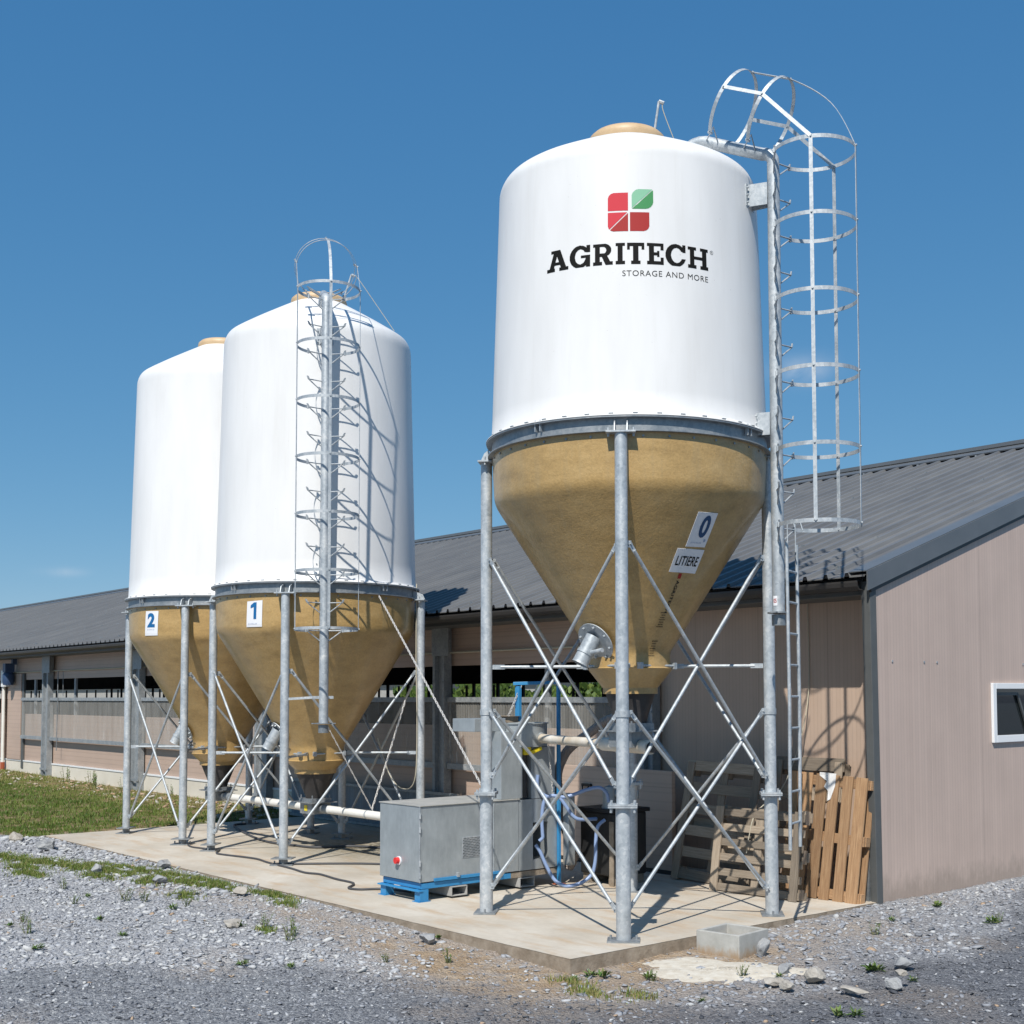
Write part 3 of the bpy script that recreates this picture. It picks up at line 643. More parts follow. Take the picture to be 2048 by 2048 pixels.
def gE(x, y): return rect(x, y, 0, .76, .85, 1) | rect(x, y, 0, .76, 0, .16) | rect(x, y, .09, .33, 0, 1) | rect(x, y, .63, .76, .68, 1) | rect(x, y, .63, .76, 0, .34) | rect(x, y, .3, .56, .43, .57) | rect(x, y, .47, .58, .36, .64)
def gC(x, y): return (ell(x, y, .50, .5, .50, .53) & ~ell(x, y, .54, .5, .27, .35) & ~rect(x, y, .62, 1.1, .36, .70)) | rect(x, y, .82, .98, .66, 1.02)
def gH(x, y): return rect(x, y, 0, .45, .85, 1) | rect(x, y, 0, .45, 0, .16) | rect(x, y, .66, 1.11, .85, 1) | rect(x, y, .66, 1.11, 0, .16) | rect(x, y, .10, .34, 0, 1) | rect(x, y, .77, 1.01, 0, 1) | rect(x, y, .3, .8, .42, .57)

def text_verts(s, bold=0., spacing=1.):
    cu = bpy.data.curves.new('t', 'FONT'); cu.body = s; cu.size = 1; cu.offset = bold; cu.space_character = spacing; cu.resolution_u = 4
    o = bpy.data.objects.new('t', cu); col.objects.link(o)
    bpy.context.view_layer.update()
    dg = bpy.context.evaluated_depsgraph_get(); me = bpy.data.meshes.new_from_object(o.evaluated_get(dg))
    v = [tuple(q.co) for q in me.vertices]; f = [tuple(p.vertices) for p in me.polygons]
    bpy.data.objects.remove(o); bpy.data.curves.remove(cu); bpy.data.meshes.remove(me)
    a = np.array(v)[:, :2]; lo = a.min(0); hi = a.max(0)
    return (a - lo) / (hi - lo), f, (hi - lo)
def text_on(name, s, place, u0, u1, v0, v1, mt, parent, bold=0., spacing=1.):
    a, f, _ = text_verts(s, bold, spacing)
    mb = MB(); mb.add([place(u0 + (u1 - u0) * p[0], v0 + (v1 - v0) * p[1]) for p in a], f)
    o = mb.build(name, mt); o.parent = parent; o.matrix_parent_inverse = Matrix.Identity(4); return o

def placard(silo, c, prof, tl, tr, bl, br, name):
    """curved sheet on the hopper, corners given as (angle, z); returns object and mapping u,v -> point"""
    def pl(off):
        def fn(u, v):
            a = (tl[0] * (1 - u) + tr[0] * u) * v + (bl[0] * (1 - u) + br[0] * u) * (1 - v); z = (tl[1] * (1 - u) + tr[1] * u) * v + (bl[1] * (1 - u) + br[1] * u) * (1 - v)
            return surf(c, prof, a, z, off)
        return fn
    n_ = 10; f0, f1 = pl(.003), pl(.007); mb = MB()
    vs_ = [f1(i / n_, j / n_) for j in range(n_ + 1) for i in range(n_ + 1)]
    mb.add(vs_, [(j * (n_ + 1) + i, j * (n_ + 1) + i + 1, (j + 1) * (n_ + 1) + i + 1, (j + 1) * (n_ + 1) + i) for j in range(n_) for i in range(n_)])
    edge = [(i / n_, 0) for i in range(n_)] + [(1, i / n_) for i in range(n_)] + [(1 - i / n_, 1) for i in range(n_)] + [(0, 1 - i / n_) for i in range(n_)]
    k_ = len(edge); mb.add([f1(*e_) for e_ in edge] + [f0(*e_) for e_ in edge], [(i, i + k_, (i + 1) % k_ + k_, (i + 1) % k_) for i in range(k_)])
    return mb.build(name, M['sign'], silo), pl(.010)

def make_silo(kind, x0, y0, a, Z_, label, shell_off=(0, 0)):
    dome = Z_['domeprof']
    """Z_: dict of heights"""
    c = (x0 + shell_off[0], y0 + shell_off[1])
    s = thing('feed_silo', label, 'silo', (x0, y0, 0), 'white feed silos on steel legs')
    zr0, zr1, zt, zc = Z_['ring0'], Z_['ring1'], Z_['shoulder'], Z_['cap']
    # white shell: dome and slightly tapering cylinder
    rc = .36
    prof = [(1.392, zr1 + .003), (1.392, zr1 + .010), (1.36, zr1 + .022), (1.338, zr1 + .05)]
    for t in np.linspace(.08, 1, 9): prof.append((1.336 + (1.262 - 1.336) * t, zr1 + .05 + (dome[0][1] - zr1 - .05) * t))
    dv = smoothpath([(r, 0, z) for r, z in dome], 5)
    prof += [(q.x, q.z) for q in dv[1:]]
    prof.append((rc - .03, zc + .02)); prof.append((0, zc + .02))
    b = MB(); b.lathe(prof, c, 128); shell = b.build('tank_shell', M['white'], s, True)
    b = MB(); b.lathe([(rc - .02, zc - .02), (rc + .012, zc - .012), (rc + .022, zc + .03), (rc + .012, zc + .07), (rc - .02, zc + .10), (.15, zc + .115), (0, zc + .12)], c, 64); b.build('filler_lid', M['tancap'], s, True, auto=60)
    # ring beam
    b = MB(); b.lathe([(1.31, zr0), (1.375, zr0), (1.375, zr0 + .012), (1.335, zr0 + .012), (1.335, zr1 - .012), (1.388, zr1 - .012), (1.388, zr1), (1.31, zr1)], c, 128, closed=True)
    for an in (-45, 45, 135, 225):
        for da in (-16, 16):
            pass
    nb = 40
    for i in range(nb):
        an = 360 / nb * i + 4; r1 = 1.362; p = (c[0] + r1 * math.cos(R(an)), c[1] + r1 * math.sin(R(an))); t_ = Vector((-math.sin(R(an)), math.cos(R(an)), 0)) * .022; q_ = Vector((math.cos(R(an)), math.sin(R(an)), 0)) * .012
        P_ = Vector((*p, zr1 + .026)); b.bar(P_ - t_, P_ + t_, .02, .008)
    nb = 36
    for i in range(nb):
        an = 360 / nb * i + 2; e_ = Vector((math.cos(R(an)), math.sin(R(an)), 0)); P_ = Vector((*c, zr0 - .035)); b.tube([P_ + e_ * 1.322, P_ + e_ * 1.338], .011, 6)
    b.build('ring_beam', M['galvring'], s, True, auto=30)
    for an in (10, 100, 190, 280):
        b = MB()
        for dd in (-1.2, 1.2):
            e_ = Vector((math.cos(R(an + dd)), math.sin(R(an + dd)), 0)); b.bar(Vector((*c, zr0 + .11)) + e_ * 1.337, Vector((*c, zr0 + .11)) + e_ * 1.372, .010, zr1 - zr0 - .03)
        b.build('ring_splice', M['galv'], s)
    # hopper
    zk, zb0, zb1, zf = Z_['knee'], Z_['band'], Z_['bandlow'], Z_['funnel']
    rl = Z_['rlow']
    kk_ = []
    p0 = Vector((1.312, zk + .075)); p1 = Vector((1.308, zk + .012)); sl2 = Vector((1.308 - rl, zk + .012 - zb0)).normalized(); p2 = p1 - sl2 * .075
    for t in np.linspace(0, 1, 9): q = p0 * (1 - t) ** 2 + p1 * 2 * t * (1 - t) + p2 * t * t; kk_.append((q.x, q.y))
    hp = [(1.330, zr0 - .0), (1.325, zk + .3), (1.316, zk + .14)] + kk_ + [(rl + (p2.x - rl) * t, zb0 + (p2.y - zb0) * t) for t in np.linspace(.9, .06, 10)]
    hp += [(rl + .012, zb0 + .02), (rl + .003, zb0 - .02), (rl + .01, zb1), (rl + .028, zb1 - .012), (Z_['rf'] + .02, zf + .055), (Z_['rf'] + .02, zf), (Z_['rf'] - .03, zf)]
    b = MB(); b.lathe(hp, c, 128); hop = b.build('hopper_cone', M['frp'], s, True, auto=28)
    # rubber boot and slide box
    b = MB(); b.lathe([(Z_['rf'] - .005, zf + .02), (Z_['rf'] - .008, zf - .01), (Z_['rb'], Z_['boot']), (Z_['rb'], Z_['boot'] - .03)], c, 40); b.build('outlet_boot', M['boot'], s, True)
    zt_ = Z_['tray']
    b = MB(); b.box((c[0] - .24, c[1] - .2, zt_ - .012), (c[0] + .24, c[1] + .2, zt_)); b.box((c[0] - .16, c[1] - .14, zt_ - .16), (c[0] + .16, c[1] + .14, zt_ - .013)); b.box((c[0] - .17, c[1] - .15, zt_ + .001), (c[0] + .17, c[1] + .15, Z_['boot'] - .02))
    for sx in (-1, 1):
        for sy in (-1, 1): b.tube([(c[0] + sx * .15, c[1] + sy * .13, zt_ - .03), (c[0] + sx * .15, c[1] + sy * .13, zt_ + .09)], .009, 6)
    b.build('slide_box', M['galvdark'], s)
    if kind != 0:
        b = MB(); b.box((c[0] - .04, c[1] - .146, zt_ - .12), (c[0] + .035, c[1] - .1405, zt_ - .045)); b.build('warning_sticker', M['yellow'], s)
    # legs
    corners = [(x0 - a, y0 - a), (x0 + a, y0 - a), (x0 + a, y0 + a), (x0 - a, y0 + a)]
    for i, (lx, ly) in enumerate(corners):
        n_ = Vector((lx - x0, ly - y0, 0)).normalized(); t_ = Vector((-n_.y, n_.x, 0)); P_ = Vector((lx, ly, 0))
        b = MB()
        if kind == 0:
            b.tube([(lx, ly, .015), (lx, ly, 1.13)], .064, 24); b.tube([(lx, ly, 1.16), (lx, ly, zr0 - .022)], .056, 24)
            leg = b.build('leg', M['galvleg'], s, True)
            f_ = MB()
            for zz in (1.131, 1.1465): f_.bar(P_ + Vector((0, 0, zz + .006)) - t_ * .125, P_ + Vector((0, 0, zz + .006)) + t_ * .125, .20, .013)
            for q1, q2 in ((-1, -1), (1, 1), (-1, 1), (1, -1)): f_.tube([P_ + t_ * .10 * q1 + n_ * .075 * q2 + Vector((0, 0, 1.09)), P_ + t_ * .10 * q1 + n_ * .075 * q2 + Vector((0, 0, 1.185))], .012, 6)
            fl = f_.build('splice_flange', M['galv'], leg)
            cl = MB(); cl.lathe([(.058, 1.90), (.064, 1.90), (.064, 1.955), (.058, 1.955)], (lx, ly), 24, closed=True); cl.build('clamp_band', M['galv'], leg, True)
            zb = 0.0
        else:
            b.tube([(lx, ly, .092), (lx, ly, zr0 - .022)], .054, 24); leg = b.build('leg', M['galvleg'], s, True)
            f_ = MB(); f_.bar(P_ + Vector((0, 0, .085)) - t_ * .13, P_ + Vector((0, 0, .085)) + t_ * .13, .2, .012); f_.box((lx - .05, ly - .035, .018), (lx + .05, ly + .035, .078)); f_.build('load_cell_foot', M['galvdark'], leg)
        f_ = MB(); f_.bar(P_ + Vector((0, 0, .008)) - t_ * .14, P_ + Vector((0, 0, .008)) + t_ * .14, .21, .014)
        for q1 in (-1, 1): f_.tube([P_ + t_ * .11 * q1 + Vector((0, 0, 0)), P_ + t_ * .11 * q1 + Vector((0, 0, .05))], .011, 6)
        f_.build('base_plate', M['galvdark'], leg)
        h_ = MB(); h_.bar(P_ + Vector((0, 0, zr0 - .014)) - t_ * .13, P_ + Vector((0, 0, zr0 - .014)) + t_ * .13, .14, .014)
        for q1 in (-1, 1):
            a_ = P_ + t_ * .055 * q1 + Vector((0, 0, zr0 - .006)); inn = -n_ * (a * 1.41421 - 1.338)
            base_v = [a_ + t_ * .005 + n_ * .05, a_ + t_ * .005 + inn, a_ + t_ * .005 + inn + Vector((0, 0, zr1 - zr0 - .02)), a_ + t_ * .005 + n_ * .015 + Vector((0, 0, zr1 - zr0 - .06))]
            h_.add(base_v + [q - t_ * .01 for q in base_v], [(0, 1, 2, 3), (7, 6, 5, 4), (0, 4, 5, 1), (1, 5, 6, 2), (2, 6, 7, 3), (3, 7, 4, 0)])
            h_.tube([P_ + t_ * .11 * q1 + Vector((0, 0, zr0 - .05)), P_ + t_ * .11 * q1 + Vector((0, 0, zr0 + .03))], .011, 6)
        h_.build('head_plate', M['galv'], leg)
    # cross braces on all four faces
    def brace(p, q, r_=.0165, offv=Vector((0, 0, 0))):
        p = Vector(p); q = Vector(q); d = (q - p); dh = Vector((d.x, d.y, 0)).normalized()
        A_ = p + dh * .085 + offv; B_ = q - dh * .085 + offv; dd = (B_ - A_).normalized()
        b = MB(); b.tube([A_ + dd * .07, B_ - dd * .07], r_, 10)
        side = dh.cross(Vector((0, 0, 1)))
        b.bar(A_ - dd * .02, A_ + dd * .085, .006, .042, up=side.cross(dd)); b.bar(B_ - dd * .085, B_ + dd * .02, .006, .042, up=side.cross(dd))
        for e_, pp in ((A_, p), (B_, q)):
            b.bar(Vector((pp.x, pp.y, e_.z)) + (dh if pp is p else -dh) * .045, e_ + (dh if pp is p else -dh) * .012 - offv * 0, .012, .06)
            b.tube([e_ - side * .022, e_ + side * .022], .010, 6)
        b.build('brace', M['galv'], s, True)
    for i in range(4):
        p, q = corners[i], corners[(i + 1) % 4]
        nrm = Vector((p[0] + q[0] - 2 * x0, p[1] + q[1] - 2 * y0, 0)).normalized() * .019
        for lo, hi in Z_['braces']:
            brace((*p, hi), (*q, lo), offv=nrm); brace((*p, lo), (*q, hi), offv=-nrm)
    # radial tie rods to the collar
    zt2 = Z_['tie']
    for (lx, ly) in corners:
        n_ = Vector((lx - x0, ly - y0, 0)).normalized(); A_ = Vector((lx, ly, zt2)) - n_ * .06; B_ = Vector((*c, zt2 + .0)) + n_ * (rl + .015)
        b = MB(); b.tube([A_ - n_ * .08, B_ + n_ * .08], .0165, 10); b.bar(A_, A_ - n_ * .12, .02, .045); b.bar(B_ + n_ * .12, B_, .02, .045)
        b.build('tie_rod', M['galv'], s, True)
    b = MB()
    for i in range(4):
        a0_ = -45 + 90 * i + 14; a1_ = a0_ + 62; pa = Vector((c[0] + (rl + .05) * math.cos(R(a0_)), c[1] + (rl + .05) * math.sin(R(a0_)), zt2)); pb = Vector((c[0] + (rl + .05) * math.cos(R(a1_)), c[1] + (rl + .05) * math.sin(R(a1_)), zt2))
        b.tube([pa, pb], .012, 8)
        for pp in (pa, pb): b.bar(pp - Vector((0, 0, .03)), pp + Vector((0, 0, .03)), .035, .05)
    b.build('collar_rod', M['galv'], s)
    # inspection hatch with angled spout
    an, zh, rh = Z_['hatch']; hx = Vector(surf(c, hp, an, zh, .012)); up_ = (Vector(surf(c, hp, an, zh + .1, .012)) - hx).normalized(); tn = Vector((-math.sin(R(an)), math.cos(R(an)), 0)); nm = tn.cross(up_); nm = nm if nm.x * math.cos(R(an)) + nm.y * math.sin(R(an)) > 0 else -nm
    b = MB(); k_ = 36
    def disc(mb, ce, r1, r2, th, n_=36):
        v = [];
        for hgt in (0, th):
            for rr in (r1, r2):
                for i in range(n_): t_ = 2 * math.pi * i / n_; v.append(ce + (tn * math.cos(t_) + up_ * math.sin(t_)) * rr + nm * hgt)
        f = []
        for i in range(n_):
            j = (i + 1) % n_
            f += [(2 * n_ + i, 2 * n_ + j, 3 * n_ + j, 3 * n_ + i), (n_ + i, n_ + j, 3 * n_ + j, 3 * n_ + i)]
        mb.add(v, f)
    disc(b, hx, .0, rh, .012)
    for i in range(8): t_ = 2 * math.pi * (i + .5) / 8; e_ = (tn * math.cos(t_) + up_ * math.sin(t_)) * (rh - .03); b.tube([hx + e_ + nm * .01, hx + e_ + nm * .035], .011, 6)
    hatch = b.build('inspection_hatch', M['galv'], s)
    e_ = Vector((math.cos(R(an)), math.sin(R(an)), 0)); dn = (e_ * .42 + Vector((0, 0, -.9)) - tn * .25).normalized()
    st = hx + nm * .0 + up_ * .05
    b = MB(); b.tube([st, st + dn * .27], .078, 28, cap=False); b.tube([st + dn * .16, st + dn * .185], .086, 28); b.tube([st + dn * .29, st + dn * .27], [.082, .078], 28, cap=False)
    if kind == 0:
        hb = st + dn * .17 + tn * .08; b.tube([hb, hb + tn * .14 + Vector((0, 0, .02))], .022, 12)
    sp_ = b.build('spout', M['galv'], None, True); sp_.parent = hatch; sp_.matrix_parent_inverse = Matrix.Identity(4)
    dk = MB(); ring_ = []
    x_ = dn.cross(Vector((0, 0, 1))).normalized(); y_ = dn.cross(x_)
    dk.add([st + dn * .262 + (x_ * math.cos(t_) + y_ * math.sin(t_)) * .074 for t_ in np.linspace(0, 2 * math.pi, 25)[:-1]], [tuple(range(24))]); d_ = dk.build('spout_plug', M['black']); d_.parent = hatch; d_.matrix_parent_inverse = Matrix.Identity(4)
    return s, c, prof, hp

def make_pipe_cage(s, c, th, z0, z1, hoops, rp=.058, Rr=1.5, slope=22, horiz=.62):
    """galvanised blow-in pipe up the side with welded steps and a hooped safety cage"""
    e = Vector((math.cos(R(th)), math.sin(R(th)), 0)); t = Vector((-e.y, e.x, 0)); up = Vector((0, 0, 1)); base_ = Vector((c[0], c[1], 0)) + e * Rr
    d = (-e * math.cos(R(slope)) + up * math.sin(R(slope))).normalized()
    path = [base_ + up * z0, base_ + up * (z1 - .08)]
    for k in range(1, 6):
        a = k / 5; path.append(base_ + up * (z1 - .08 + .08 * math.sin(a * math.pi / 2) * 1.2) + (-e) * .10 * (1 - math.cos(a * math.pi / 2)))
    top = path[-1]
    for k in (.5, 1.): path.append(top + d * horiz * k)
    last = path[-1]
    for k in range(1, 7):
        a = k / 6; dr_ = (-e * math.cos(R(slope - a * 85)) + up * math.sin(R(slope - a * 85))); path.append(path[-1] + dr_ * .055)
    b = MB(); b.tube(path, rp, 20); pipe = b.build('fill_pipe', M['galv'], s, True)
    b = MB(); b.lathe([(rp + .001, z0), (rp + .045, z0), (rp + .045, z0 + .014), (rp + .001, z0 + .014)], (base_.x, base_.y), 20, closed=True); b.tube([base_ + up * (z0 - .012), base_ + up * (z0 - .11)], rp + .006, 20)
    for q in (-1, 1): b.bar(base_ + t * (rp + .02) * q + up * (z0 + .007), base_ + t * (rp + .09) * q + up * (z0 + .007), .05, .012)
    q = b.build('pipe_coupling', M['galvdark'], None, True); q.parent = pipe; q.matrix_parent_inverse = Matrix.Identity(4)
    # steps
    zz = hoops[0]; steps = []
    while zz < z1 - .02: steps.append(zz); zz += (hoops[1] - hoops[0]) / 2
    for zz in steps:
        b = MB()
        for sg in (-1, 1):
            A_ = base_ + up * zz + t * sg * (rp - .005) + e * .015; T_ = base_ + up * (zz + .0) + t * sg * .205 + e * .09; T2 = T_ + up * .035 + t * sg * .02; B_ = base_ + up * (zz - .13) + t * sg * (rp - .008) + e * .02
            b.tube([A_, T_, T2, T2 + up * .008 + t * sg * .012, T_ + t * sg * .018 + up * .004, B_], .0075, 6)
        q = b.build('step_bracket', M['galv'], None, True); q.parent = pipe; q.matrix_parent_inverse = Matrix.Identity(4)
    # cage
    rh = .38
    hc = lambda zz: base_ + up * zz + e * (.085 + math.sqrt(rh ** 2 - .225 ** 2))
    def hoop(ce, ax, ay, n_=40):
        """arc open towards the pipe: flat strip 35 mm high"""
        g0 = math.asin(.225 / rh); b = MB(); ww = ax.cross(ay).normalized() * .018; pv = []
        for k in range(n_ + 1):
            a = -math.pi + g0 + (2 * math.pi - 2 * g0) * k / n_; r1 = ax * math.cos(a) + ay * math.sin(a)
            for rr, sg in ((rh, -1), (rh, 1), (rh + .004, 1), (rh + .004, -1)): pv.append(ce + r1 * rr + ww * sg)
        fs_ = []
        for k in range(n_):
            for m_ in range(4): a = k * 4 + m_; c2 = k * 4 + (m_ + 1) % 4; fs_.append((a, c2, c2 + 4, a + 4))
        fs_ += [(0, 1, 2, 3), (n_ * 4 + 3, n_ * 4 + 2, n_ * 4 + 1, n_ * 4)]
        b.add(pv, fs_)
        for an in (-78, 0, 78):
            r1 = ax * math.cos(R(an)) + ay * math.sin(R(an)); b.tube([ce + r1 * (rh - .008), ce + r1 * (rh + .022)], .009, 6)
        for sg in (-1, 1):
            a = sg * (math.pi - g0); r1 = ax * math.cos(a) + ay * math.sin(a); b.tube([ce + r1 * rh - ww * 1.2, ce + r1 * rh + ww * 1.2], .014, 6)
        b.build('cage_hoop', M['galv'], s)
    cs = [(hc(zz), e, t) for zz in hoops]
    nrm = (up * math.cos(R(slope + 8)) + e * math.sin(R(slope + 8))).normalized()
    off = .085 + math.sqrt(rh ** 2 - .225 ** 2)
    for k in (.09, .09 + .40):
        cs.append((top + d * k + nrm * (off - .055), nrm, t))
        b = MB()
        for sg in (-1, 1):
            ft = top + d * k + t * sg * rp * .8; b.tube([ft - d * .03, top + d * k + t * sg * .215 + nrm * .09, ft + d * .10], .0075, 6)
        q = b.build('step_bracket', M['galv'], None, True); q.parent = pipe; q.matrix_parent_inverse = Matrix.Identity(4)
    for ce, ax, ay in cs: hoop(ce, ax, ay)
    for an in (-78, 0, 78):
        pts_ = [ce + (ax * math.cos(R(an)) + ay * math.sin(R(an))) * (rh + .008) for ce, ax, ay in cs]; rads_ = [(ax * math.cos(R(an)) + ay * math.sin(R(an))) for ce, ax, ay in cs]
        if an == 0:
            i = len(hoops) - 1; p_, q_ = pts_[i], pts_[i + 1]; mid = (p_ + q_) / 2 + e * .085 + up * .06; seg = smoothpath([p_ - up * .1, p_, mid, q_, pts_[i + 2]], 6)[6:19]; pts_ = pts_[:i] + seg + pts_[i + 2:]
        b = MB()
        for i_, (p_, q_) in enumerate(zip(pts_[:-1], pts_[1:])):
            rad = (rads_[i_] + rads_[i_ + 1]).normalized() if an != 0 else t.cross((q_ - p_).normalized())
            dd = (q_ - p_).normalized(); sd = dd.cross(rad).normalized()
            b.bar(p_, q_, .034, .005, up=rad)
        b.build('cage_upright', M['galv'], s)
    # wall brackets holding the pipe
    for zz in ((z1 - .38, z1 - 2.55) if z0 > 2.2 else (z1 - .45, z1 - 3.45)):
        rs = 1.27 + (zz < z1 - 2) * .055
        b = MB(); A_ = Vector((c[0], c[1], zz)) + e * (rs - .01); B_ = base_ + up * zz - e * (rp - .01)
        for sg in (-1, 1):
            b.bar(A_ + t * sg * .06, B_ + t * sg * .045, .006, .21); b.bar(A_ + t * sg * .06 - up * 0 + e * .005, A_ + t * sg * .105 + e * .004, .012, .21)
            for q1 in (-.07, 0, .07): b.tube([A_ + t * sg * .09 + up * q1 + e * .0, A_ + t * sg * .09 + up * q1 + e * .03], .009, 6)
        b.build('pipe_bracket', M['galv'], s)
    return base_, e, t

S0 = (-1.2246, -2.2684); S1 = (-7.666, -2.0025); S2 = (-10.606, -2.0025)
Z0 = dict(ring0=4.385, ring1=4.52, shoulder=7.13, cap=7.50, domeprof=[(1.262, 6.88), (1.255, 6.97), (1.215, 7.05), (1.14, 7.108), (1.03, 7.168), (.85, 7.26), (.6, 7.385), (.36, 7.495)], knee=3.92, band=2.49, bandlow=2.355, funnel=2.10, rlow=.385, rf=.245, rb=.155, boot=1.84, tray=1.75, braces=[(1.32, 3.40), (.26, 1.93)], tie=2.365, hatch=(-87, 2.60, .20))
Z1 = dict(ring0=3.392, ring1=3.53, shoulder=6.93, cap=7.47, domeprof=[(1.262, 6.72), (1.255, 6.85), (1.215, 6.95), (1.14, 7.01), (1.03, 7.08), (.85, 7.19), (.6, 7.335), (.36, 7.47)], knee=2.93, band=1.40, bandlow=1.235, funnel=1.045, rlow=.375, rf=.26, rb=.13, boot=.73, tray=.665, braces=[(.26, 2.40)], tie=1.32, hatch=(-97, 1.60, .17))
silo0, c0, prof0, hop0 = make_silo(0, *S0, .9678, Z0, 'largest and nearest white silo carrying a red and green emblem, tan hopper marked 0', (.02, .025))
silo1, c1, prof1, hop1 = make_silo(1, *S1, 1.0149, Z1, 'middle white silo with a hooped ladder cage up its front, tan hopper marked 1')
silo2, c2, prof2, hop2 = make_silo(2, *S2, 1.0149, dict(Z1), 'leftmost white silo half hidden behind its neighbour, tan hopper marked 2')
base0, e0, t0 = make_pipe_cage(silo0, c0, 22, 2.83, 7.14, [3.62 + .69 * i for i in range(6)])
base1, e1, t1 = make_pipe_cage(silo1, c1, -26, 1.74, 7.14, [2.90 + .70 * i for i in range(7)], horiz=.45)
# lower stay of the silo-1 pipe
b = MB(); p = base1 + Vector((0, 0, 2.07)); b.bar(p - t1 * .13, p + t1 * .12, .02, .035); b.bar(p - t1 * .13, Vector((S1[0] + 1.0149, S1[1] - 1.0149, 2.05)), .025, .03); b.build('pipe_stay', M['galv'], silo1)

# --- lettering on the big silo
def shellpt(off=.0016):
    return lambda ang, z: surf(c0, prof0, ang, z, off)
f = shellpt()
logo = []
H_ = .194; z_ = 5.885; deg = 180 / math.pi / 1.29
letters = [(gA, 1.13, -77.6, -67.6), (gG, 1.0, -67.1, -58.4), (gR, .92, -57.2, -49.4), (gI, .42, -48.2, -44.6), (gT, .79, -43.7, -36.9), (gE, .76, -35.9, -29.3), (gC, .98, -28.5, -20.0), (gH, 1.11, -19.0, -9.6)]
let = MB()
for g, w_, a0_, a1_ in letters:
    mb = raster(g, w_ + .001, 1.03, 1 / 56, lambda x, y, a0_=a0_, a1_=a1_, w_=w_: f(a0_ + (a1_ - a0_) * x / w_, z_ + H_ * y), 8)
    let.add(mb.v, mb.f)
let.build('brand_lettering', M['ink'], silo0)
def tag_on(name, s, a0_, a1_, za, zb, mt, bold, sp_=1.):
    a, fc, _ = text_verts(s, bold, sp_); mb = MB(); mb.add([f(a0_ + (a1_ - a0_) * p[0], za + (zb - za) * p[1]) for p in a], fc); return mb.build(name, mt, silo0)
tag_on('tagline_lettering', 'STORAGE AND MORE', -45.6, -9.9, 5.776, 5.828, M['inkgrey'], 0., 1.12)
tag_on('registered_mark', 'R', -8.05, -7.35, 6.052, 6.068, M['inkgrey'], 0.)
mb = raster(lambda x, y: ell(x, y, .5, .5, .5, .5) & ~ell(x, y, .5, .5, .42, .42), 1, 1, 1 / 20, lambda x, y: f(-8.5 + 1.6 * x, 6.042 + .036 * y)); mb.build('registered_ring', M['inkgrey'], silo0)
def em(name, fn, mt): raster(fn, 1.12, 1.12, 1 / 90, lambda x, y: f(-51.3 + 16.5 * x, 6.185 + .352 * y), 10).build(name, mt, silo0)
def rr_(x, y, a, b_, c_, d_, r_, cn):  # rectangle with chosen rounded corners
    g = rect(x, y, a, b_, c_, d_)
    for k in cn:
        cx_ = a + r_ if 'l' in k else b_ - r_; cy_ = c_ + r_ if 'b' in k else d_ - r_
        g &= ~(((x < cx_) if 'l' in k else (x > cx_)) & ((y < cy_) if 'b' in k else (y > cy_)) & ~ell(x, y, cx_, cy_, r_, r_))
    return g
em('emblem_red_square', lambda x, y: rr_(x, y, 0, .485, .53, 1.0, .16, ['lt']) | (rr_(x, y, 0, .485, 0, .485, .16, ['lb']) & (y > x + .012)), M['red1'])
em('emblem_dark_red_square', lambda x, y: (rr_(x, y, 0, .485, 0, .485, .16, ['lb']) & (y < x - .012)) | rr_(x, y, .53, 1.0, 0, .485, .16, ['rb']), M['red2'])
em('emblem_pale_leaf', lambda x, y: rr_(x, y, .575, 1.10, .58, 1.09, .2, ['lt', 'rb']) & ((y - .58) / .51 > (x - .575) / .525 + .025), M['green1'])
em('emblem_green_leaf', lambda x, y: rr_(x, y, .575, 1.10, .58, 1.09, .2, ['lt', 'rb']) & ((y - .58) / .51 < (x - .575) / .525 - .025), M['green2'])
# --- signs on the hoppers
sg, pl = placard(silo0, c0, hop0, (-11.8, 3.724), (-.8, 3.729), (-12.7, 3.432), (.1, 3.437), 'number_sign')
text_on('digit', '0', pl, .34, .80, .27, .92, M['navy'], sg, .035); text_on('small_print', 'EVIALIS', pl, .16, .68, .10, .145, M['paleprint'], sg)
raster(lambda x, y: ell(x, y, .5, .5, .5, .5), 1, 1, 1 / 10, lambda x, y: pl(.76 + .12 * x, .15 + .09 * y)).build('print_dot', M['green1'] if False else M['paleprint'], None).parent = sg
sg, pl = placard(silo0, c0, hop0, (-17.1, 3.413), (.9, 3.414), (-18.6, 3.211), (1.7, 3.208), 'text_sign')
text_on('lettering', 'LITIERE', pl, .10, .90, .30, .70, M['ink'], sg, .014, 1.05)
sg, pl = placard(silo1, c1, hop1, (-70.0, 3.292), (-59.8, 3.302), (-71.2, 2.968), (-60.6, 2.968), 'number_sign')
q = raster(lambda x, y: rect(x, y, .40, .72, 0, 1) | poly(x, y, [(.40, 1), (.0, .84), (.0, .66), (.45, .74)]), .73, 1.0, 1 / 30, lambda x, y: pl(.26 + .52 * x, .30 + .64 * y)).build('digit', M['signblue']); q.parent = sg; q.matrix_parent_inverse = Matrix.Identity(4); text_on('small_print', 'EVIALIS', pl, .14, .70, .10, .145, M['paleprint'], sg)
sg, pl = placard(silo2, c2, hop2, (-76.7, 3.325), (-65.6, 3.32), (-78.5, 2.972), (-66.9, 2.969), 'number_sign')
text_on('digit', '2', pl, .20, .78, .33, .92, M['signblue'], sg, .045); text_on('small_print', 'EVIALIS', pl, .22, .76, .22, .265, M['paleprint'], sg)
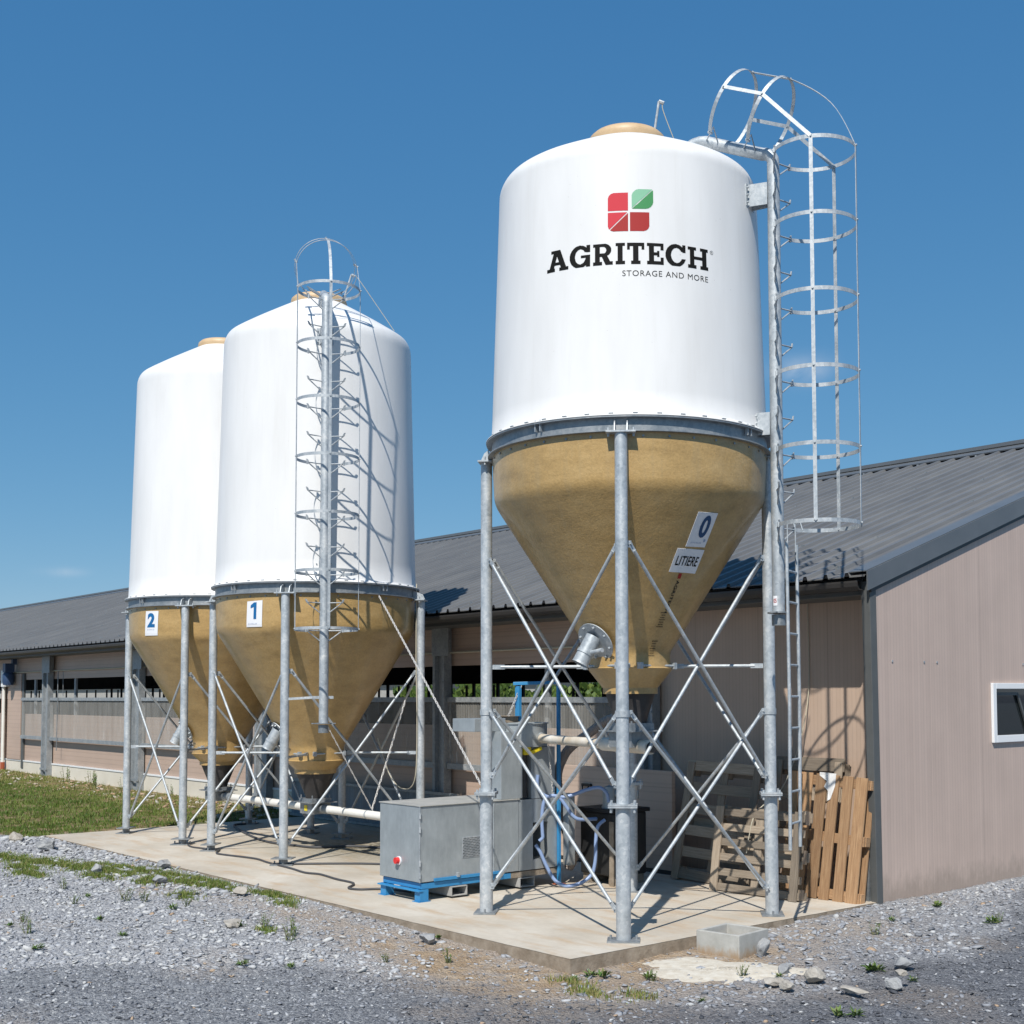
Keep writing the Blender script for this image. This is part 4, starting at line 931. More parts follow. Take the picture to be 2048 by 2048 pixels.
# stencilled maker's text running down the cone
def hp_pt(a, z): return surf(c0, hop0, a, z, .004)
b = MB()
a_, fc, _ = text_verts('AGRITECH', .02, 1.1)
b.add([hp_pt(-9.6 - 1.6 * (p[0]) + 2.6 * (p[1] - .5), 3.14 - .29 * p[0]) for p in a_], [tuple(reversed(q)) for q in fc])
rs = random.Random(3)
for j in range(16):
    zt_ = 2.855 - j * .021 if j < 7 else 2.80 - j * .0225
    aw = (2.2 if j % 3 else 3.2) * (1 + .035 * j)
    if j in (7, 8): continue
    x0_ = -12.5 - aw
    while x0_ < -12.5 + aw:
        w_ = rs.uniform(.3, .9); b.add([hp_pt(x0_, zt_ - .007), hp_pt(min(x0_ + w_, -12.5 + aw), zt_ - .007), hp_pt(min(x0_ + w_, -12.5 + aw), zt_), hp_pt(x0_, zt_)], [(0, 1, 2, 3)]); x0_ += w_ + .25
b.build('stencilled_text', M['inkgrey'], silo0)
b = MB(); b.add([hp_pt(-11, 3.155), hp_pt(-8.6, 3.155), hp_pt(-8.6, 3.20), hp_pt(-11, 3.20)], [(0, 1, 2, 3)]); b.build('stencil_emblem', M['red2'], silo0)
# red number sticker low on the fill pipe
b = MB(); ca = math.degrees(math.atan2(CAM.y - base0.y, CAM.x - base0.x)) - 22
b.add([(base0.x + .061 * math.cos(R(ca - 28 + 8 * i)), base0.y + .061 * math.sin(R(ca - 28 + 8 * i)), z) for z in (2.90, 2.99) for i in range(6)], [(i, i + 1, i + 7, i + 6) for i in range(5)]); stk = b.build('pipe_sticker', M['sign'], silo0)
a_, fc, _ = text_verts('05', .02); b = MB(); b.add([(base0.x + .0625 * math.cos(R(ca - 24 + 30 * p[0])), base0.y + .0625 * math.sin(R(ca - 24 + 30 * p[0])), 2.925 + .04 * p[1]) for p in a_], fc); o = b.build('sticker_digits', M['red2']); o.parent = stk; o.matrix_parent_inverse = Matrix.Identity(4)
# lid lever and cord on both silos
for s, c, zb, l0, l1, r0_, r1_ in ((silo0, c0, 7.64, .25, .32, (.36, 7.92), (.50, 7.56)), (silo1, c1, 7.60, .30, .44, (.60, 7.83), (1.04, 7.22))):
    n_ = Vector((CAM.x - c[0], CAM.y - c[1], 0)).normalized(); lat = Vector((-n_.y, n_.x, 0)); C_ = Vector((c[0], c[1], 0)); zt_ = zb + .37
    b = MB(); A_ = C_ + lat * l0 + Vector((0, 0, zb - .10)) - n_ * .1; B_ = C_ + lat * l1 + Vector((0, 0, zt_)) - n_ * .1
    b.tube([A_, B_], .013, 8); b.tube([B_, B_ + lat * .05 - Vector((0, 0, .02))], .02, 8); b.build('lid_lever', M['galv'], s)
    b = MB(); b.tube(smoothpath([B_ + lat * .05, C_ + lat * r0_[0] + Vector((0, 0, r0_[1])) - n_ * .1, C_ + lat * r1_[0] + Vector((0, 0, r1_[1])) - n_ * .15]), .0045, 5); b.build('lid_cord', M['cord'], s)
# little vent fitting on the left of silo 1's dome
b = MB(); b.tube([(S1[0] - .55, S1[1] - .55, 7.2), (S1[0] - .56, S1[1] - .56, 7.36)], .03, 8); b.build('dome_eyelet', M['galvdark'], silo1)

# access ladder hooked on below the big cage
lad = thing('access_ladder', 'narrow galvanised ladder hooked on the lowest step beside the big silo leg', 'ladder', tuple(base0 + e0 * .12 + Vector((0, 0, .70))))
for sg in (-1, 1):
    q = base0 + e0 * .13 + t0 * sg * .15
    b = MB(); b.tube([q + Vector((0, 0, .70)), q + Vector((0, 0, 2.0)) + e0 * .01, q + Vector((0, 0, 3.47))], .0165, 10); b.build('rail', M['galv'], lad, True)
    b = MB(); b.tube([q + Vector((0, 0, 3.40)) - t0 * sg * .03, q + Vector((0, 0, 3.66)) - t0 * sg * .03, q + Vector((0, 0, 3.67)) + e0 * .05 - t0 * sg * .03, q + Vector((0, 0, 3.6)) + e0 * .07 - t0 * sg * .03], .007, 6); b.build('hook', M['galv'], lad)
for i in range(9):
    z = .93 + i * .285; q = base0 + e0 * .13 + Vector((0, 0, z)); b = MB(); b.tube([q - t0 * .15, q + t0 * .15], .011, 8); b.build('rung', M['galv'], lad)

# augers
au = thing('auger_tube', 'long white PVC auger pipe running under the two left silos', 'pipe', (-8.2, -2.0, .56))
b = MB(); b.tube([(-10.15, -2.0, .575), (-3.86, -2.0, .575)], .054, 24); b.build('pvc_pipe', M['pvc'], au, True)
for xx in (-10.55, -7.75):
    b = MB(); b.tube([(xx - .05, -2.0, .575), (xx + .44, -2.0, .575)], .061, 24); b.build('pipe_sleeve', M['galvdark'], au, True)
for xx in (-8.6, -6.35, -5.6):
    b = MB(); b.tube([(xx, -2.0, .575), (xx + .025, -2.0, .575)], .058, 24); b.build('pipe_clamp', M['galv'], au, True)
au = thing('straw_auger_tube', 'stained white auger pipe from the biggest silo outlet to the grey dosing machine', 'pipe', (-2.2, -2.0, 1.6))
b = MB(); b.tube([(-3.08, -1.82, 1.615), (-1.75, -2.10, 1.60)], .05, 24); b.build('pvc_pipe', M['pvcold'], au, True)
b = MB(); b.tube([(-1.75, -2.10, 1.60), (-.88, -2.29, 1.595)], .068, 24); b.build('pipe_sleeve', M['pvcold'], au, True)
b = MB(); b.tube([(-.885, -2.289, 1.595), (-.83, -2.30, 1.594)], .05, 24); b.build('end_cap', M['black'], au, True)

# ------------------------------------------------------------------ grey dosing machine on a blue frame
mc = thing('dosing_machine', 'grey sheet-metal cabinet machine on a blue steel base with forklift pockets', 'machine', (-3.5, -2.45, 0))
X0, X1, Y0, Y1, ZA, ZB = -3.87, -3.12, -3.38, -1.50, .195, .96
b = MB(); b.box((X0, Y0, ZA), (X1, -2.10, ZB)); b.build('cabinet', M['sheet'], mc, bevel=.006)
b = MB(); b.box((X0 + .02, -2.097, ZA), (X1 - .004, -1.90, ZB - .004)); b.box((X0 + .02, -1.897, ZA), (X1 - .3, -1.69, ZB - .004)); b.box((X1 - .299, -1.897, .70), (X1 - .004, -1.69, ZB - .004)); b.box((X1 - .299, -1.897, ZA), (X1 - .004, -1.69, .30)); b.box((X0 + .02, -1.687, ZA), (X1 - .004, Y1, ZB - .004)); b.build('rear_housing', M['sheet'], mc)
b = MB(); b.box((X1 - .298, -1.895, .302), (X1 - .29, -1.692, .698)); b.build('drive_opening', M['black'], mc)
b = MB(); b.box((X0 - .012, Y0 - .008, ZB), (X1 + .012, -2.09, ZB + .012)); b.build('lid', M['dusty'], mc, bevel=.003)
b = MB(); b.bar((X1 + .004, -2.44, ZA + .01), (X1 + .004, -2.44, ZB - .01), .003, .012); b.bar((X1 + .002, Y0 - .002, ZA), (X1 + .002, Y0 - .002, ZB), .01, .01); b.build('panel_seam', M['galv'], mc)
for z in (.84, .70, .36, .24):
    MB().tube([(X1 + .012, Y0 - .006, z), (X1 + .012, Y0 - .006, z + .06)], .011, 8).build('hinge', M['galv'], mc)
vent = MB(); vent.box((X1 + .001, -2.85, .40), (X1 + .005, -2.52, .617)); vo_ = vent.build('vent_grille', M['galv'], mc)
vh = MB()
for j in range(12):
    for i in range(18):
        y_ = -2.84 + i * .018 + (j % 2) * .009; z_2 = .411 + j * .0172; vh.add([(X1 + .0065, y_ + .006 * math.cos(a), z_2 + .0068 * math.sin(a)) for a in np.linspace(0, 2 * math.pi, 7)[:-1]], [tuple(range(6))])
q = vh.build('vent_holes', M['black']); q.parent = vo_; q.matrix_parent_inverse = Matrix.Identity(4)
b = MB(); b.tube([(-3.50, Y0, .385), (-3.50, Y0 - .012, .385)], .045, 20); b.build('button_plate', M['sign'], mc); b = MB(); b.tube([(-3.50, Y0 - .012, .388), (-3.50, Y0 - .05, .388)], .033, 20); b.build('stop_button', M['redb'], mc)
for sx in (X0 + .06, X1 - .0):
    pass
b = MB(); b.box((X1 + .001, -2.93, .215), (X1 + .03, -2.90, .26)); b.build('latch', M['galv'], mc)
b = MB()
b.box((X0 + .02, Y0 + .03, .125), (X1 - .01, Y0 + .11, .185)); b.box((X1 - .07, Y0 + .11, .125), (X1 - .01, -2.2, .185)); b.box((X0 + .02, Y0 + .11, .125), (X0 + .08, Y1 - .1, .185)); b.box((X1 + .001, -3.21, .192), (X1 + .012, -2.33, .225))
b.box((X0 + .0, Y0 - .03, .105), (X1 + .02, Y0 + .028, .12))
bf = b.build('base_frame', M['blue'], mc, bevel=.003)
for x_, y_ in ((X0 + .02, Y0 + .0), (X1 - .09, Y0 + .0)):
    f2 = MB(); f2.box((x_, y_, .008), (x_ + .10, y_ + .012, .124)); f2.box((x_, y_ + .013, .008), (x_ + .012, y_ + .1, .124)); f2.box((x_ + .088, y_ + .013, .008), (x_ + .10, y_ + .1, .124)); f2.box((x_ - .02, y_ - .02, 0), (x_ + .11, y_ + .12, .007)); f2.build('foot', M['blue'], mc)
b = MB(); b.box((X1 - .07, -2.2, .125), (X1 - .012, Y1, .185)); b.build('dusty_rail', M['slabside'], mc)
for y_ in (-3.0, -2.10):
    b = MB(); xa, xb = X0 - .02, X1 + .02
    b.box((xa, y_, .022), (xb, y_ + .20, .030)); b.box((xa, y_, .112), (xb, y_ + .20, .120)); b.box((xa, y_, .031), (xb, y_ + .008, .111)); b.box((xa, y_ + .192, .031), (xb, y_ + .2, .111)); b.build('forklift_pocket', M['basin'], mc)
# towers
b = MB(); b.box((-3.40, -2.34, ZB + .013), (X1 - .002, -2.045, 1.70)); b.build('left_duct', M['sheet'], mc, bevel=.005)
b = MB(); b.box((-3.40, -1.92, ZB), (X1 - .002, -1.585, 1.52)); b.build('right_duct', M['sheet'], mc, bevel=.005)
b = MB(); b.lathe([(0, 1.525), (.335, 1.525), (.335, 1.775), (.35, 1.775), (.35, 1.785), (.29, 1.785), (.29, 1.775), (0, 1.70)], (-3.40, -1.90), 48); b.build('mixing_drum', M['sheet'], mc, True)
b = MB(); b.box((-3.62, -2.62, 1.70), (-3.22, -2.20, 1.84)); b.build('side_box', M['sheet'], mc, bevel=.005)
b = MB(); b.lathe([(.0, 1.79), (.20, 1.79), (.20, 1.86), (.23, 1.86)], (-3.5, -2.06), 32); b.build('hopper_throat', M['slabside'], mc, True)
b = MB(); b.tube([(-3.20, -1.80, 1.64), (-3.06, -1.825, 1.615)], .062, 20); b.build('inlet_stub', M['galv'], mc, True)
b = MB(); b.box((-3.2, -2.03, 1.44), (-3.10, -1.94, 1.53)); b.bar((-3.11, -1.95, 1.46), (-3.09, -1.81, 1.51), .04, .04); b.build('yellow_lever', M['yellow'], mc, bevel=.006)
b = MB(); b.tube([(-3.2, -1.985, .97), (-3.2, -1.985, 1.44)], .055, 16); b.build('boot_hose', M['rubber2'], mc, True)
b = MB(); b.box((-3.10, -1.49, .21), (-3.0, -1.40, 1.0)); b.build('side_channel', M['sheet'], mc, bevel=.004)
# blue gantry
ga = thing('hoist_frame', 'blue painted steel hoist frame standing over the grey machine', 'frame', (-3.11, -1.55, 0))
b = MB(); b.bar((-3.10, -1.55, 0), (-3.10, -1.55, 2.20), .034, .036, up=(1, 0, 0)); b.build('post', M['blue'], ga, bevel=.003)
b = MB(); b.box((-3.15, -1.60, 0), (-3.04, -1.50, .012)); b.build('base_plate', M['clay'], ga)
b = MB(); b.bar((-3.43, -1.93, 2.218), (-3.09, -1.54, 2.232), .045, .036); b.build('top_beam', M['blue'], ga, bevel=.003)
b = MB(); b.bar((-3.39, -1.89, 1.80), (-3.39, -1.89, 2.19), .04, .07, up=(1, 0, 0)); b.build('short_post', M['blue'], ga, bevel=.003)
def chain(name, A_, B_, label, cat, r_=.006, link=.045, mt='rope', sag=0., w=.016):
    A_ = Vector(A_); B_ = Vector(B_); ln = (B_ - A_).length; n_ = max(3, int(ln / link)); b = MB()
    for i in range(n_):
        p = A_.lerp(B_, i / n_); q = A_.lerp(B_, (i + 1.25) / n_)
        for v_, tt in ((p, i / n_), (q, (i + 1.25) / n_)): v_.z -= sag * 4 * tt * (1 - tt)
        d = (q - p).normalized(); s1 = d.cross(Vector((0, 0, 1)) if abs(d.z) < .9 else Vector((1, 0, 0))).normalized(); s2 = d.cross(s1); s_ = s1 if i % 2 else s2
        b.tube([p, p.lerp(q, .2) + s_ * w, p.lerp(q, .8) + s_ * w, q, p.lerp(q, .8) - s_ * w, p.lerp(q, .2) - s_ * w, p], r_, 5, cap=False)
    return tag(b.build(name, M[mt]), label, cat)
# ropes and chains
n1 = Vector((CAM.x - S1[0], CAM.y - S1[1], 0)).normalized(); lat1 = Vector((-n1.y, n1.x, 0))
ra = Vector((S1[0], S1[1], 3.39)) + lat1 * .78 + n1 * 1.09
chain('chain', ra, (-2.255, -3.22, 1.17), 'long pale chain slanting from the middle silo ring down to the big silo left leg', 'chain', .0045, .05, w=.009)
chain('chain', (-6.62, -1.25, 2.03), (-6.25, -2.0, .63), 'pale chain hanging from the middle silo right leg brace to the white auger pipe', 'chain', .0045, .05, w=.009)
chain('chain', base1 + Vector((.06, .03, 1.70)), (-6.22, -2.0, .63), 'thin chain from the foot of the middle silo fill pipe to the white auger pipe', 'chain', .0035, .05, w=.006)
chain('chain', (-3.36, -1.87, 2.20), (-3.46, -2.05, 1.72), 'short chain hanging left under the blue hoist beam', 'chain', .004, .03, w=.010)
chain('chain', (-3.24, -1.74, 2.20), (-3.3, -1.83, 1.80), 'short chain hanging right under the blue hoist beam', 'chain', .004, .03, w=.010)
chain('chain', (-3.03, -1.76, 1.57), (-3.04, -1.68, .95), 'thin loose chain hanging below the stained auger pipe beside the blue post', 'chain', .003, .03, w=.008)

# hoses
def hose(name, pts, r_, mt, label, ribbed=False):
    P_ = smoothpath(pts, 8); b = MB()
    if ribbed:
        Q = smoothpath(pts, 14); rs_ = [r_ * (1 + (.07 if i % 2 else -.04)) for i in range(len(Q))]; b.tube(Q, rs_, 16)
    else: b.tube(P_, r_, 12)
    return tag(b.build(name, M[mt], None, True, auto=80 if not ribbed else 20), label, 'hose')
hose('water_hose', [[-3.124, -1.866, .457], [-3.091, -1.829, .386], [-3.059, -1.792, .274], [-3.013, -1.739, .134], [-2.958, -1.70, .055], [-2.884, -1.66, .022], [-2.829, -1.63, .021], [-2.759, -1.53, .048], [-2.708, -1.42, .131], [-2.685, -1.39, .243], [-2.68, -1.38, .369], [-2.691, -1.366, .51], [-2.688, -1.34, .65], [-2.66, -1.26, .72]], .020, 'hose', 'pale blue hose looping down to the pad between machine and black tank')
hose('water_hose', [[-3.104, -1.844, 1.216], [-3.109, -1.849, 1.11], [-3.086, -1.823, 1.033], [-3.044, -1.774, .983], [-2.993, -1.716, .99], [-2.919, -1.63, .975], [-2.845, -1.544, 1.003], [-2.757, -1.442, 1.051], [-2.664, -1.335, 1.075], [-2.613, -1.276, 1.015], [-2.60, -1.255, .917]], .020, 'hose', 'pale blue hose arching over from the grey duct to the pump on the tank')
hose('water_hose', [[-2.95, -1.66, .97], [-2.924, -1.635, .919], [-2.892, -1.598, .848], [-2.855, -1.555, .771], [-2.818, -1.48, .728], [-2.80, -1.26, .721]], .020, 'hose', 'short pale blue hose dipping from the blue post to the tank upper left corner')
hose('water_hose', [[-3.03, -1.77, .99], [-3.05, -1.79, .948], [-3.07, -1.804, .863], [-3.077, -1.812, .723], [-3.073, -1.807, .582], [-3.073, -1.807, .533], [-3.096, -1.834, .498]], .020, 'hose', 'short pale blue hose hanging into the dark opening of the machine')
hose('suction_hose', [[-2.60, -.72, 1.95], [-2.893, -1.002, 1.80], [-2.979, -1.091, 1.72], [-3.052, -1.167, 1.64], [-3.138, -1.256, 1.555], [-3.212, -1.332, 1.455], [-3.249, -1.37, 1.36], [-3.279, -1.401, 1.25], [-3.286, -1.408, 1.10], [-3.27, -1.36, .7], [-3.20, -1.30, .45], [-3.17, -1.26, .30], [-3.25, -1.28, .14]], .052, 'corr', 'thick grey-brown ribbed hose rising from the pad to the big silo outlet', True)
# water tank
tk = thing('water_tank', 'stained black water tank with a small pump on its lid', 'tank', (-2.87, -.95, 0))
b = MB(); b.box((-3.12, -1.22, .10), (-2.56, -.72, .79)); b.build('tank_body', M['tank'], tk, bevel=.02)
b = MB(); b.box((-3.15, -1.25, .79), (-2.53, -.69, .835)); b.build('lid', M['black'], tk, bevel=.008)
b = MB(); b.box((-3.10, -1.19, .0), (-3.0, -.75, .10)); b.box((-2.68, -1.19, 0), (-2.58, -.75, .10)); b.box((-2.62, -1.235, .0), (-2.555, -1.221, .70)); b.build('support_block', M['slabside'], tk)
b = MB(); b.lathe([(0, .835), (.085, .835), (.085, .86), (.075, .86), (.075, 1.0), (.06, 1.07), (.0, 1.09)], (-2.74, -1.12), 24); b.tube([(-2.74, -1.1, .99), (-2.5, -.9, .985)], .05, 16); b.build('pump', M['sheet'], tk, True)
# cables on the pad
def cable(pts, r_, label, mt='cable'): return tag(MB().tube(smoothpath([(x, y, r_ + .002) for x, y in pts], 8), r_, 8).build('cable', M[mt], None, True), label, 'cable')
cable([(-8.55, -2.95), (-8.25, -3.14), (-8.01, -3.14), (-7.38, -3.03), (-6.9, -3.09), (-6.23, -3.14), (-5.78, -3.2), (-5.53, -3.14), (-5.06, -3.2), (-4.72, -3.21), (-4.56, -3.28), (-4.38, -3.45), (-4.21, -3.41), (-4.06, -3.2), (-3.7, -3.1)], .012, 'dark grey cable winding across the pad from the middle silo to the machine')
cable([(-9.57, -2.9), (-9.4, -3.02), (-9.1, -3.08), (-8.75, -3.02), (-8.66, -3.1)], .011, 'short dark cable looping between the left silo front leg and the middle silo')
cable([(-11.5, -1.1), (-11.37, -1.37), (-9.957, -1.82), (-8.918, -2.04), (-8.319, -1.972), (-7.886, -1.877), (-7.636, -1.428), (-7.0, -1.2), (-5.6, -1.0), (-4.2, -1.3)], .016, 'thick dark cable in the shade beneath the two left silos')
cable([(-6.6, -2.98), (-6.3, -2.6), (-5.9, -2.2), (-5.3, -1.9), (-4.5, -1.8), (-3.95, -1.9)], .013, 'dark cable curving from the middle silo front leg to behind the machine')
cd_ = MB().tube(smoothpath([(-1.25, .53, 3.1), (-1.24, .50, 2.0), (-1.23, .1, 1.15), (-1.2, -.42, .85), (-1.24, -.5, .6), (-1.28, -.5, .42)], 8), .006, 6).build('pull_cord', M['cord'], None, True); tag(cd_, 'thin pale cord hanging in front of the beige wall over the grey pallets', 'cord')
x_ = S1[0] + 1.0149; y_ = S1[1] + 1.0149
cd_ = MB().tube(smoothpath([(x_ - .0, y_ - .07, 3.6), (x_ + .0, y_ - .075, 2.6), (x_ + .02, y_ - .07, 1.6), (x_ - .05, y_ - .06, .95), (x_ - .35, y_ - .05, .82), (x_ - .6, y_ - .1, 1.0), (x_ - .75, y_ - .2, 1.5)], 8), .007, 6).build('pull_cord', M['cord'], None, True); tag(cd_, 'pale cord down the middle silo right leg ending in a slack loop', 'cord')

# ------------------------------------------------------------------ pallets
def pallet(label, loc, w, h, lean, roll, yaw, mt, vertical, ndeck, loose=0., missing=()):
    """front decking in local x (width), z (height); leaning back by lean degrees"""
    t = thing('wooden_pallet', label, 'pallet', loc, 'pallets leaning on the barn wall')
    Mx = Matrix.Translation(Vector(loc)) @ Matrix.Rotation(R(yaw), 4, 'Z') @ Matrix.Rotation(R(-lean), 4, 'X') @ Matrix.Rotation(R(roll), 4, 'Y')
    def T(p): return Mx @ Vector(p)
    nrm = (Mx.to_3x3() @ Vector((0, 1, 0)))
    th = .02
    def plank(name, a, b_, wd_, y_, tk=th, ti=None):
        mb = MB(); j = random.uniform(-.004, .004)
        mb.bar(T((a[0], y_ + tk / 2 + j, a[1])), T((b_[0], y_ + tk / 2 + j, b_[1])), wd_, tk, up=nrm, tint=random.uniform(.1, .95) if ti is None else ti)
        mb.build(name, M[mt], t, bevel=.002)
    wd_ = (w if vertical else h) / ndeck * (.80 if vertical else .52)
    for i in range(ndeck):
        if i in missing: continue
        c_ = ((i + .5) / ndeck)
        if not vertical: c_ = .055 / h * (h / 1) + (1 - .11 / h) * i / (ndeck - 1)
        if vertical:
            wv = (w if vertical else h) / ndeck * random.choice((.72, .82, .66)); x_ = -w / 2 + w * c_; plank('deck_board', (x_ + random.uniform(-.006, .006), 0), (x_ + random.uniform(-.006, .006), h), wv, 0)
        else: z_3 = h * c_; plank('deck_board', (-w / 2 - random.uniform(0, .02), z_3), (w / 2 + random.uniform(0, .02), z_3 + random.uniform(-.006, .006)), wd_, 0)
    for k_, q_ in enumerate((.055, .5, .945)):
        if vertical: plank('stringer_board', (-w / 2, h * q_), (w / 2, h * q_), .10, .021)
        else: plank('stringer_board', (-w / 2 + w * q_, 0), (-w / 2 + w * q_, h), .10, -.021 if k_ != 1 else .021)
        for r_ in (.06, .5, .94):
            if vertical: plank('block', (-w / 2 + w * r_ - .07, h * q_), (-w / 2 + w * r_ + .07, h * q_), .095, .042, .075)
            else: plank('block', (-w / 2 + w * q_, h * r_ - .07), (-w / 2 + w * q_, h * r_ + .07), .095, .042, .075)
    for k_, q_ in enumerate((.055, .5, .945)):
        if vertical: plank('bottom_board', (-w / 2 + w * q_, 0), (-w / 2 + w * q_, h), .10, .118)
        else: plank('bottom_board', (-w / 2, h * q_), (w / 2, h * q_), .10, .118)
    return t, T
pb, TB = pallet('brown pallet with upright boards at the barn corner, torn white paper on its top edge', (-.545, -.27, .004), .98, 1.27, 7, 2.6, 3, 'wood', True, 6)
b = MB(); vp_ = [(-.10, 1.285), (.10, 1.285), (.10, 1.16), (.06, 1.02), (.03, 1.0), (.02, 1.10), (-.03, 1.14), (.0, 1.20), (-.10, 1.25)]
b.add([TB((x, -.008 - .006 * math.sin(i * 2.1), z)) for i, (x, z) in enumerate(vp_)] , [tuple(range(len(vp_)))]); b.add([TB((x, -.002, z)) for x, z in vp_], [tuple(reversed(range(len(vp_))))]); b.build('torn_paper', M['paper'], pb)
pallet('grey weathered pallet with flat-laid boards, the low front one before the others', (-1.12, -.60, .0), 1.18, .90, 9, 0, 2, 'greywood', False, 6)
pallet('dark grey pallet behind on the left, taller than the front grey one', (-2.0, -.34, .0), 1.08, 1.33, 12, 2.0, 3, 'greywood', False, 6)
pallet('dark weathered pallet hidden behind the brown pallet, only its top board showing', (-1.08, .10, .0), .92, 1.38, 9, 0, 0, 'greywood', False, 5)

# ------------------------------------------------------------------ concrete basin
bs = MB(); cxb, cyb, sz, wl = .345, -2.53, .44, .035
Mb = Matrix.Translation((cxb, cyb, 0)) @ Matrix.Rotation(R(7), 4, 'Z')
h = sz / 2; zi_ = -.06; zt_ = .095
o4 = [(-h, -h), (h, -h), (h, h), (-h, h)]; i4 = [(-h + wl, -h + wl), (h - wl, -h + wl), (h - wl, h - wl), (-h + wl, h - wl)]
vv = [Mb @ Vector((x, y, -.25)) for x, y in o4] + [Mb @ Vector((x, y, zt_)) for x, y in o4] + [Mb @ Vector((x, y, zt_)) for x, y in i4] + [Mb @ Vector((x * .98, y * .98, zi_)) for x, y in i4]
ff = []
for i in range(4): j = (i + 1) % 4; ff += [(i, j, 4 + j, 4 + i), (4 + i, 4 + j, 8 + j, 8 + i), (8 + i, 8 + j, 12 + j, 12 + i)]
ff.append((12, 13, 14, 15)); bs.add(vv, ff)
bo = bs.build('concrete_basin', M['basinc'], None, bevel=.006); tag(bo, 'square open grey concrete basin set in the ground at the pad edge', 'basin')

# ------------------------------------------------------------------ stones
def icos():
    p = (1 + 5 ** .5) / 2; v = np.array([(-1, p, 0), (1, p, 0), (-1, -p, 0), (1, -p, 0), (0, -1, p), (0, 1, p), (0, -1, -p), (0, 1, -p), (p, 0, -1), (p, 0, 1), (-p, 0, -1), (-p, 0, 1)], float); v /= np.linalg.norm(v[0])
    f_ = np.array([(0, 11, 5), (0, 5, 1), (0, 1, 7), (0, 7, 10), (0, 10, 11), (1, 5, 9), (5, 11, 4), (11, 10, 2), (10, 7, 6), (7, 1, 8), (3, 9, 4), (3, 4, 2), (3, 2, 6), (3, 6, 8), (3, 8, 9), (4, 9, 5), (2, 4, 11), (6, 2, 10), (8, 6, 7), (9, 8, 1)]); return v, f_
iv, if_ = icos()
def scatter(name, xs_, ys_, size, tint, mt, lift=.07, flat=.45):
    n_ = len(xs_); V = np.repeat(iv[None], n_, 0); V = V * (1 + rng.uniform(-.52, .30, (n_, 12, 1)))
    V *= np.stack([rng.uniform(.8, 1.5, n_), rng.uniform(.5, 1.0, n_), rng.uniform(flat - .22, flat + .12, n_)], -1)[:, None, :]
    tilt = rng.uniform(-.5, .5, n_); c_, s_ = np.cos(tilt)[:, None], np.sin(tilt)[:, None]; x_, z_ = V[..., 0].copy(), V[..., 2].copy(); V[..., 0] = x_ * c_ - z_ * s_; V[..., 2] = x_ * s_ + z_ * c_
    a_ = rng.uniform(0, 6.283, n_); c_, s_ = np.cos(a_)[:, None], np.sin(a_)[:, None]; x_, y_ = V[..., 0].copy(), V[..., 1].copy(); V[..., 0] = x_ * c_ - y_ * s_; V[..., 1] = x_ * s_ + y_ * c_
    V *= (size / 2)[:, None, None]; zc_ = ground_z(xs_, ys_) + size * lift
    V += np.stack([xs_, ys_, zc_], -1)[:, None, :]
    fs_ = (if_[None] + (np.arange(n_) * 12)[:, None, None]).reshape(-1, 3)
    o = npmesh(name, V.reshape(-1, 3), fs_, mt); at = o.data.attributes.new('tint', 'FLOAT', 'FACE'); at.data.foreach_set('value', np.repeat(tint, 20).astype('f')); return o
def onpad(x, y): return ((x < .012) & (y > -4.075) & (x > -12.2)) | ((x < .08) & (y > -.05))
def inview(x, y):
    dx, dy = x - CAM.x, y - CAM.y; fw = dx * F.x + dy * F.y; rt = dx * Rt.x + dy * Rt.y; return (fw > 6.0) & (rt / fw > -.56) & (rt / fw < .62)
nS = 205000
sx = rng.uniform(-13.5, 8, nS); sy = rng.uniform(-9.5, 5.0, nS)
den = np.clip(1.15 - np.hypot(sx - CAM.x, sy - CAM.y) / 26, .25, 1)
ok = ~onpad(sx, sy) & inview(sx, sy) & (rng.uniform(0, 1, nS) < den) & (turf(sx, sy) < .3)
inb = (np.abs(sx - cxb) < .25) & (np.abs(sy - cyb) < .27); ok &= ~inb
so_ = soil(sx, sy); ok &= rng.uniform(0, 1, nS) > so_ * .8
sx, sy = sx[ok], sy[ok]; dw = driveway(sx, sy); nn_ = len(sx)
u = rng.uniform(0, 1, nn_)
size = np.where(dw > .5, .013 + .036 * u ** 2.6, .019 + .055 * u ** 2.4)
big = rng.uniform(0, 1, nn_) < .02; size[big] *= 1.7
# larger stones banked against the pad on the left and near the basin
bank = np.exp(-((sy + 4.5) / .5) ** 2) * (sx < -5); size *= 1 + .8 * bank
rt_ = sstep(-.6, 1.2, sx); bl_ = .09 * hnoise(sx * 1.4, sy * 1.9) + .06 * hnoise(sx * 4.2, sy * 4.9); tint = np.where(dw > .5, rng.normal(.50, .17, nn_) - .20 * rt_, rng.normal(.71, .13, nn_) - .15 * rt_) + bl_; rare = rng.uniform(0, 1, nn_); tint = np.clip(tint, 0.02, .88); tint = np.where(rare < .012, .94 + .05 * u, tint); tint = np.where((rare > .97), .84, tint)
gv_ = scatter('gravel', sx, sy, size, tint, M['stone']); gv_['kind'] = 'stuff'; gv_['label'] = 'crushed grey stone covering the yard'; gv_['category'] = 'gravel'
print('stones', nn_)
# loose earth and pebbles by the pad edge
nE = 2600; ex = rng.uniform(-14, -12.4, 50)
